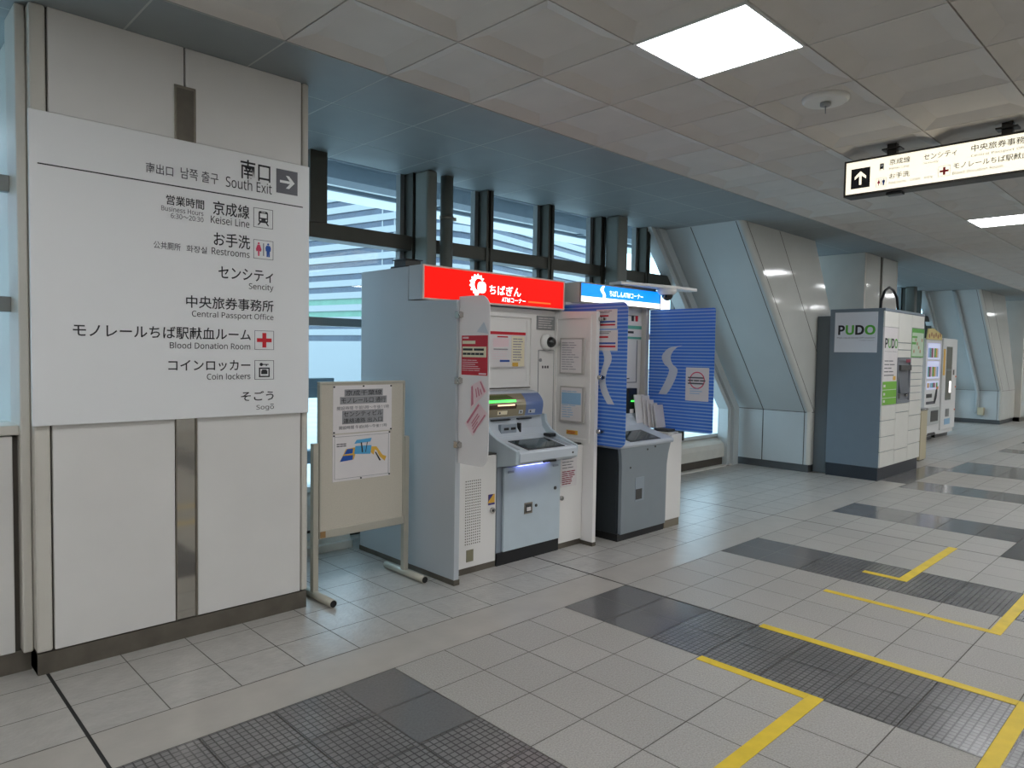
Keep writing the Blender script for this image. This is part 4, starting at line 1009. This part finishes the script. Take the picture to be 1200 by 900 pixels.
bm = new(); box(bm, A.x+.005, 3.735, B.z+.06, B.x-.055, 3.741, B.z+.095); mk('white_key', bm, M_PAPER, o)
# envelopes and leaflets
eb = 'envelopes beside the second cash machine'
for k, (ua, ub, vt, vb_, dy, lb) in enumerate(((746, 755, 463, 495, 0, 'white upright leaflet nearest the machine in the blue-signed booth'),
        (755.5, 761, 464, 499, -.02, 'second white envelope leaning in the blue-signed booth'), (760.5, 766, 469, 503, -.05, 'third white envelope leaning in the blue-signed booth'),
        (765.5, 770.5, 473, 505, -.08, 'fourth white envelope leaning in the blue-signed booth'), (769, 777.5, 475, 506, -.11, 'rightmost wide white envelope leaning in the blue-signed booth'))):
    Y_ = 3.70+dy; A, B = at(ua, vt, 'y', Y_), at(ub, vb_, 'y', Y_)
    zb = max(B.z, .848 if B.x > 5.21 else dz2(Y_)+.012)
    bm = new(); prism(bm, [(Y_-.012, zb), (Y_-.002, zb), (Y_+.034, A.z), (Y_+.024, A.z)], 'x', A.x, B.x+.02, bev=.001)
    o = tag(mk('envelope', bm, M_PAPER), lb, 'envelope', eb)

# ================================================================== PARCEL LOCKER
LX0, LX1, LY0, LY1, LT = 9.137, 10.66, 2.992, 3.64, 2.108
lk = thing('parcel_locker', 'slate and cream parcel locker cabinet with green lettering beside the slanted pillar', 'locker', ((LX0+LX1)/2, 3.3, 0))
bm = new(); box(bm, LX0, LY0+.02, .16, LX1, LY1, LT, .003); mk('body', bm, M_LOCK, lk)
bm = new(); box(bm, LX0+.004, LY0+.025, 0, LX1-.004, LY1-.004, .16); mk('plinth', bm, M_NAVY, lk)
bm = new(); box(bm, LX0, LY0, LT-.03, LX1, LY0+.02, LT); mk('top_rail', bm, M_LOCK, lk)
def door(x0, x1, z0, z1, m_=M_LOCKW):
    bm = new(); box(bm, x0+.004, LY0, z0+.004, x1-.004, LY0+.019, z1-.004, .003); return mk('door', bm, m_, lk)
c0, c1, c2, c3 = LX0, 9.640, 10.150, LX1
for z0, z1 in ((1.88, 2.075), (.735, .925), (.536, .735), (.353, .536), (.16, .353)): door(c0, c1, z0, z1)
for z0, z1 in ((1.70, 2.075), (1.61, 1.70), (1.51, 1.61), (.815, .93), (.341, .815), (.16, .341)): door(c1, c2, z0, z1)
for z0, z1 in ((1.905, 2.075), (1.405, 1.515), (1.315, 1.405), (1.227, 1.315), (1.139, 1.227), (1.05, 1.139), (.945, 1.05), (.75, .945), (.553, .75), (.373, .553), (.16, .373)): door(c2, c3, z0, z1)
PV = ('y', LY0)
bm = new(); box(bm, c0+.004, LY0+.002, .925, c1-.004, LY0+.019, 1.88); ip = mk('information_panel', bm, M_PAPER, lk)
PVI = ('y', LY0+.002)
gx = [('P', c0+.03, .105, M_INK), ('U', c0+.145, .105, M_INKGR), ('D', c0+.262, .105, M_INK), ('O', c0+.375, .105, M_INKGR)]
for ch, x, w_, m_ in gx: write(ch, PVI, (x, 1.625, x+w_, 1.745), m_, ip, bold=.03)
write('Pick Up & Drop Off station', PVI, (c0+.04, 1.575, c1-.03, 1.592), M_INKG, ip)
bm = new(); inkrows(bm, PVI, c0+.04, 1.27, c1-.06, 1.49, 5, .25); mk('instruction_print', bm, M_INKG, ip)
bm = new(); rect(bm, PVI, c0+.36, 1.23, c1-.05, 1.28, .0025); mk('yellow_badge', bm, M_INKO, ip)
for z0, z1 in ((1.118, 1.215), (1.018, 1.11), (.93, 1.01)):
    bm = new(); rect(bm, PVI, c0+.006, z0, c1-.006, z1, .003, .003); g_ = mk('green_panel', bm, M_GREEN, ip)
    bm = new(); rect(bm, PVI, c0+.03, z0+.03, c0+.09, z0+.06, .0045); mk('panel_text', bm, M_PAPER, g_)
bm = new(); box(bm, c2+.004, LY0-.002, 1.52, c3-.004, LY0+.019, 1.90, .002); ps = mk('offer_panel', bm, mat('pale_green_panel', (196, 216, 190), .5), lk)
PVO = ('y', LY0-.002)
bm = new(); rect(bm, PVO, c2+.02, 1.845, c3-.02, 1.885); rect(bm, PVO, c2+.02, 1.775, c2+.22, 1.80); rect(bm, PVO, c2+.02, 1.69, c2+.18, 1.72); frame(bm, PVO, c2+.006, 1.522, c3-.006, 1.898, .012); mk('green_print', bm, M_INKGR, ps)
bm = new()
for k in range(6): flat(bm, PVO, circ(c2+.1+.065*k, 1.60+.05*((k*7) % 4), .025, 10))
mk('parcel_picture', bm, mat('tan_print', (190, 150, 120), .6), ps)
bm = new(); frame(bm, ('y', LY0+.019), c1+.004, .934, c2-.004, 1.506, .03, .025, .025); tm = mk('terminal_frame', bm, M_TERM, lk)
bm = new(); box(bm, c1+.03, LY0+.012, .96, c2-.03, LY0+.019, 1.48); mk('terminal_face', bm, M_TERM, tm)
bm = new(); prism(bm, [(LY0+.012, 1.06), (LY0-.03, 1.06), (LY0+.012, 1.35)], 'x', c1+.06, c2-.09); o = mk('sloped_housing', bm, mat('terminal_dark', (86, 92, 102), .3), tm)
bm = new(); box(bm, c1+.05, LY0-.03, 1.35, c2-.05, LY0+.012, 1.42, .005); mk('visor', bm, M_DKGREY, tm)
bm = new(); rect(bm, ('y', LY0+.012), c1+.06, .99, c1+.16, 1.05, .006, .004); mk('card_reader', bm, M_BLACK, tm)
bm = new(); sphere(bm, (c2-.13, LY0-.002, 1.03), .035, (1, .5, .6)); mk('scanner_eye', bm, M_CHROME, tm)
bm = new(); rect(bm, ('y', LY0-.006), c2-.20, 1.452, c2-.04, 1.492, .0015); mk('red_badge', bm, M_PINKB, tm)
PQ = ('x', LX0)
bm = new(); rect(bm, PQ, -3.578, 1.568, -3.072, 2.065, .004, .004); sp_ = mk('side_sign', bm, mat('pale_sign', (214, 218, 226), .4), lk)
PQS = ('x', LX0-.004)
for ch, y0, y1, m_ in (('P', 3.535, 3.455, M_INK), ('U', 3.445, 3.345, M_INKGR), ('D', 3.330, 3.225, M_INK), ('O', 3.218, 3.095, M_INKGR)):
    write(ch, PQS, (-y0, 1.785, -y1, 1.905), m_, sp_, bold=.04)
write('Pick Up & Drop Off station', PQS, (-3.545, 1.735, -3.10, 1.758), M_INK, sp_)
write('PUDO station', PQS, (-3.27, 1.712, -3.105, 1.722), M_INKG, sp_)
bm = new(); box(bm, 9.20, 3.645, .01, 9.235, 3.825, 2.03, .003)
tag(mk('backing_board', bm, mat('slate_board', (98, 106, 110), .5)), 'dark grey upright board between the parcel locker and the slanted pillar', 'board')
cpts = [at(u, v, 'y', 3.35) for u, v in ((1031.5, 364), (1033, 352), (1037, 341), (1042, 337), (1047, 340), (1051, 349), (1053, 361))]
cpts[0].z = cpts[-1].z = 2.126
bm = new(); tube(bm, cpts, .018, 10); tag(mk('power_cable', bm, M_BLACK), 'black cable arching up from the top of the parcel locker', 'cable')

# small beige box on the floor past the locker
t = thing('waste_bin', 'narrow beige bin with dark side opening just past the parcel locker', 'bin', (11.57, 3.3, 0))
bm = new(); box(bm, 11.43, 3.2, .015, 11.72, 3.5, .74, .008); mk('bin_body', bm, M_BEIGE, t)
bm = new(); box(bm, 11.415, 3.26, .16, 11.432, 3.44, .64); mk('dark_opening', bm, M_DKGREY, t)
bm = new(); box(bm, 11.42, 3.19, .74, 11.73, 3.51, .775, .01); mk('bin_lid', bm, M_CHROME, t)
bm = new(); box(bm, 11.45, 3.22, 0, 11.70, 3.48, .015); mk('bin_base', bm, M_DKGREY, t)

# ================================================================== VENDING MACHINES
VY = 3.9
def vend(x0, x1, z1, label, kind):
    t = thing('vending_machine', label, 'vending machine', ((x0+x1)/2, 4.2, 0), 'vending machines')
    bm = new(); box(bm, x0, VY+.03, .08, x1, 4.6, z1, .01); mk('cabinet', bm, M_VM, t)
    bm = new(); box(bm, x0+.06, VY+.10, 0, x1-.06, 4.5, .08); mk('base', bm, M_BLACK, t)
    P_ = ('y', VY)
    if kind == 0:
        bm = new(); box(bm, x0+.005, VY, .10, x1-.005, VY+.03, z1-.01, .008); fd = mk('front_door', bm, M_VM, t)
        for z0, z2 in ((1.50, 1.79), (1.15, 1.46), (.95, 1.10)):
            bm = new(); rect(bm, P_, x0+.09, z0, x1-.12, z2, .004, .004); w_ = mk('display_window', bm, M_VMLIT, fd)
            for k in range(7):
                xx = x0+.12+k*.09; m_ = [M_PINKB, M_INKC, M_INKO, M_PINKP, M_INKT, M_PAPER, M_INKGR][(k*3+int(z0*10)) % 7]
                bm = new(); flat(bm, P_, rrect(xx, z0+.03, xx+.055, z0+.03+(z2-z0)*.6, .012), .012, .008); mk('sample_can', bm, m_, w_)
        bm = new(); rect(bm, P_, x0+.10, .80, x0+.42, .87, .005, .005); mk('button_strip', bm, M_DKGREY, fd)
        bm = new(); rect(bm, P_, x0+.10, .68, x0+.62, .73, .003, .003); mk('print_strip', bm, M_INKG, fd)
        bm = new(); flat(bm, P_, rrect(x0+.08, .30, x1-.10, .62, .06), .03, .03); ck = mk('chute_surround', bm, mat('vending_grey', (190, 194, 192), .4), fd)
        bm = new(); rect(bm, P_, x0+.30, .36, x1-.2, .56, .034, .005); mk('chute_flap', bm, M_DKGREY, ck)
        bm = new(); flat(bm, P_, [(x0+.55, .72), (x0+.62, .68), (x0+.72, .80), (x0+.75, .96), (x0+.66, .94)], .006, .005); mk('black_decal', bm, M_INK, fd)
        bm = new(); rect(bm, P_, x0+.66, .95, x0+.80, 1.0, .006, .005); mk('orange_decal', bm, mat('orange_ink', (226, 130, 60), .5), fd)
        bm = new(); flat(bm, P_, [(x0+.2, .10), (x0+.75, .10), (x0+.68, .15), (x0+.27, .15)], .004, .004); mk('toe_recess', bm, M_BLACK, fd)
        bm = new(); prism(bm, [(x0+.02, z1), (x1-.02, z1), (x1-.02, z1+.10), (x0+.4, z1+.2), (x0+.1, z1+.19)], 'y', VY, VY+.02); tp = mk('topper_card', bm, mat('topper_yellow', (220, 200, 130), .5), t)
        bm = new()
        for k in range(6): flat(bm, P_, circ(x0+.15+.13*k, z1+.06+.03*(k % 2), .04, 10), .002)
        mk('topper_print', bm, mat('topper_brown', (170, 110, 70), .5), tp)
    else:
        bm = new(); box(bm, x0+.005, VY, .16, x1-.005, VY+.03, z1-.01, .008); fd = mk('front_door', bm, M_VM, t)
        bm = new(); rect(bm, P_, x0+.22, .72, x0+.60, z1-.16, .004, .004); w_ = mk('display_window', bm, mat('vending_glass', (108, 110, 100), .08), fd)
        bm = new(); rect(bm, P_, x0+.24, 1.28, x0+.58, 1.32, .007, .003); mk('window_shelf', bm, M_DKGREY, w_)
        bm = new(); rect(bm, P_, x0+.46, .86, x0+.57, 1.08, .007, .003); mk('lit_panel', bm, M_WLIT, w_)
        bm = new(); rect(bm, P_, x0+.03, 1.2, x0+.15, 1.7, .004, .004); mk('yellow_panel', bm, M_INKO, fd)
        bm = new(); rect(bm, P_, x0+.70, 1.2, x0+.78, 1.3, .005, .005); mk('coin_slot', bm, M_DKGREY, fd)
        bm = new(); rect(bm, P_, x0+.30, .40, x0+.52, .55, .005, .005); mk('chute_flap', bm, M_SILVER, fd)
        bm = new(); rect(bm, P_, x0+.24, .25, x0+.6, .36, .005, .005); mk('blue_panel', bm, M_INKC, fd)
        for z in (.5, .95, 1.15):
            bm = new(); rect(bm, P_, x1-.08, z, x1-.02, z+.03, .005, .005); mk('sticker', bm, mat('orange_sticker', (220, 120, 80), .5), fd)
vend(14.06, 15.0, 1.86, 'white drinks vending machine with lit display and yellow topper past the locker', 0)
vend(15.1, 16.05, 1.905, 'white vending machine with a tall narrow glass window beside the slanted pillar', 1)

# ================================================================== HANGING SIGN
HX = 5.38; PT = ('x', HX)
hs = thing('hanging_sign', 'long illuminated white direction sign hung from the ceiling', 'sign', (HX+.07, .9, ZC), )
bm = new(); box(bm, HX+.002, -.62, 2.672, HX+.13, 2.078, 2.93, .004); mk('housing', bm, mat('dark_housing', (62, 58, 52), .4, .3), hs)
bm = new(); frame(bm, PT, -2.078, 2.672, .62, 2.93, .012, .006, .008); mk('sign_rim', bm, MATS['dark_housing'], hs)
bm = new(); rect(bm, PT, -2.066, 2.69, .61, 2.918, .0, .002); fc = mk('sign_face', bm, M_SIGNLIT, hs)
for y in (1.775, 1.095, -.3):
    bm = new(); box(bm, HX+.04, y-.03, 2.93, HX+.09, y+.03, ZC+.03); box(bm, HX+.02, y-.06, ZC-.012, HX+.11, y+.06, ZC-.001); mk('hanger', bm, M_BLACK, hs)
bm = new(); box(bm, HX+.03, 1.70, 2.655, HX+.10, 1.80, 2.672); mk('latch', bm, M_BLACK, hs)
bm = new(); rect(bm, PT, -2.03, 2.725, -1.90, 2.868); at_ = mk('arrow_tile', bm, M_INK, hs)
bm = new(); arrow_right(bm, PT, -1.965, 2.796, .13, .003, True); mk('arrow', bm, M_SIGNLIT, at_)
train(PT, -1.850, 2.82, -1.795, 2.885, hs, False)
wc(PT, -1.857, 2.712, -1.79, 2.775, hs)
cross(PT, -1.465, 2.722, -1.395, 2.79, hs)
for body, b4, m_, bd in (('京成線', (-1.773, 2.853, -1.640, 2.895), M_INK, .008), ('Keisei Line', (-1.773, 2.822, -1.645, 2.838), M_INKG, 0),
        ('お手洗', (-1.771, 2.757, -1.641, 2.796), M_INK, .008), ('Restrooms', (-1.772, 2.722, -1.661, 2.738), M_INKG, 0), ('公共厠所', (-1.640, 2.722, -1.571, 2.738), M_INKG, 0), ('화장실', (-1.552, 2.722, -1.498, 2.738), M_INKG, 0),
        ('センシティ', (-1.557, 2.848, -1.36, 2.888), M_INK, .008), ('Sencity', (-1.557, 2.818, -1.466, 2.836), M_INKG, 0),
        ('中央旅券事務所', (-1.278, 2.852, -.94, 2.896), M_INK, .008), ('Central Passport Office', (-1.278, 2.814, -.95, 2.834), M_INKG, 0),
        ('モノレールちば駅献血ルーム', (-1.376, 2.757, -.84, 2.798), M_INK, .008), ('Blood Donation Room', (-1.381, 2.722, -1.10, 2.741), M_INKG, 0)):
    write(body, PT, b4, m_, hs, bold=bd)

# ================================================================== YELLOW TAPE ON THE FLOOR
def tape(label, segs_):
    t = thing('floor_tape', label, 'floor tape', (segs_[0][0], segs_[0][1], 0), 'yellow queue markings on the floor')
    for (x0, y0, x1, y1) in segs_:
        bm = new(); box(bm, x0, y0, .0004, x1, y1, .0022); mk('tape_strip', bm, M_YEL, t)
tape('yellow L-shaped floor tape nearest the camera, corner at the mosaic strip', [(3.035, 1.265, 3.09, 1.80), (1.2, 1.20, 3.09, 1.264)])
tape('yellow floor tape along the long dark strip, turning at the lower right corner', [(3.665, .61, 3.722, 1.79), (2.2, .548, 3.722, .609)])
tape('yellow L-shaped floor tape with its corner at the right edge of the photo', [(4.54, .90, 4.59, 1.795), (4.54, .84, 5.9, .899)])
tape('small yellow L-shaped floor tape farthest from the camera', [(5.155, 1.553, 5.21, 1.775), (5.155, 1.49, 6.385, 1.552)])
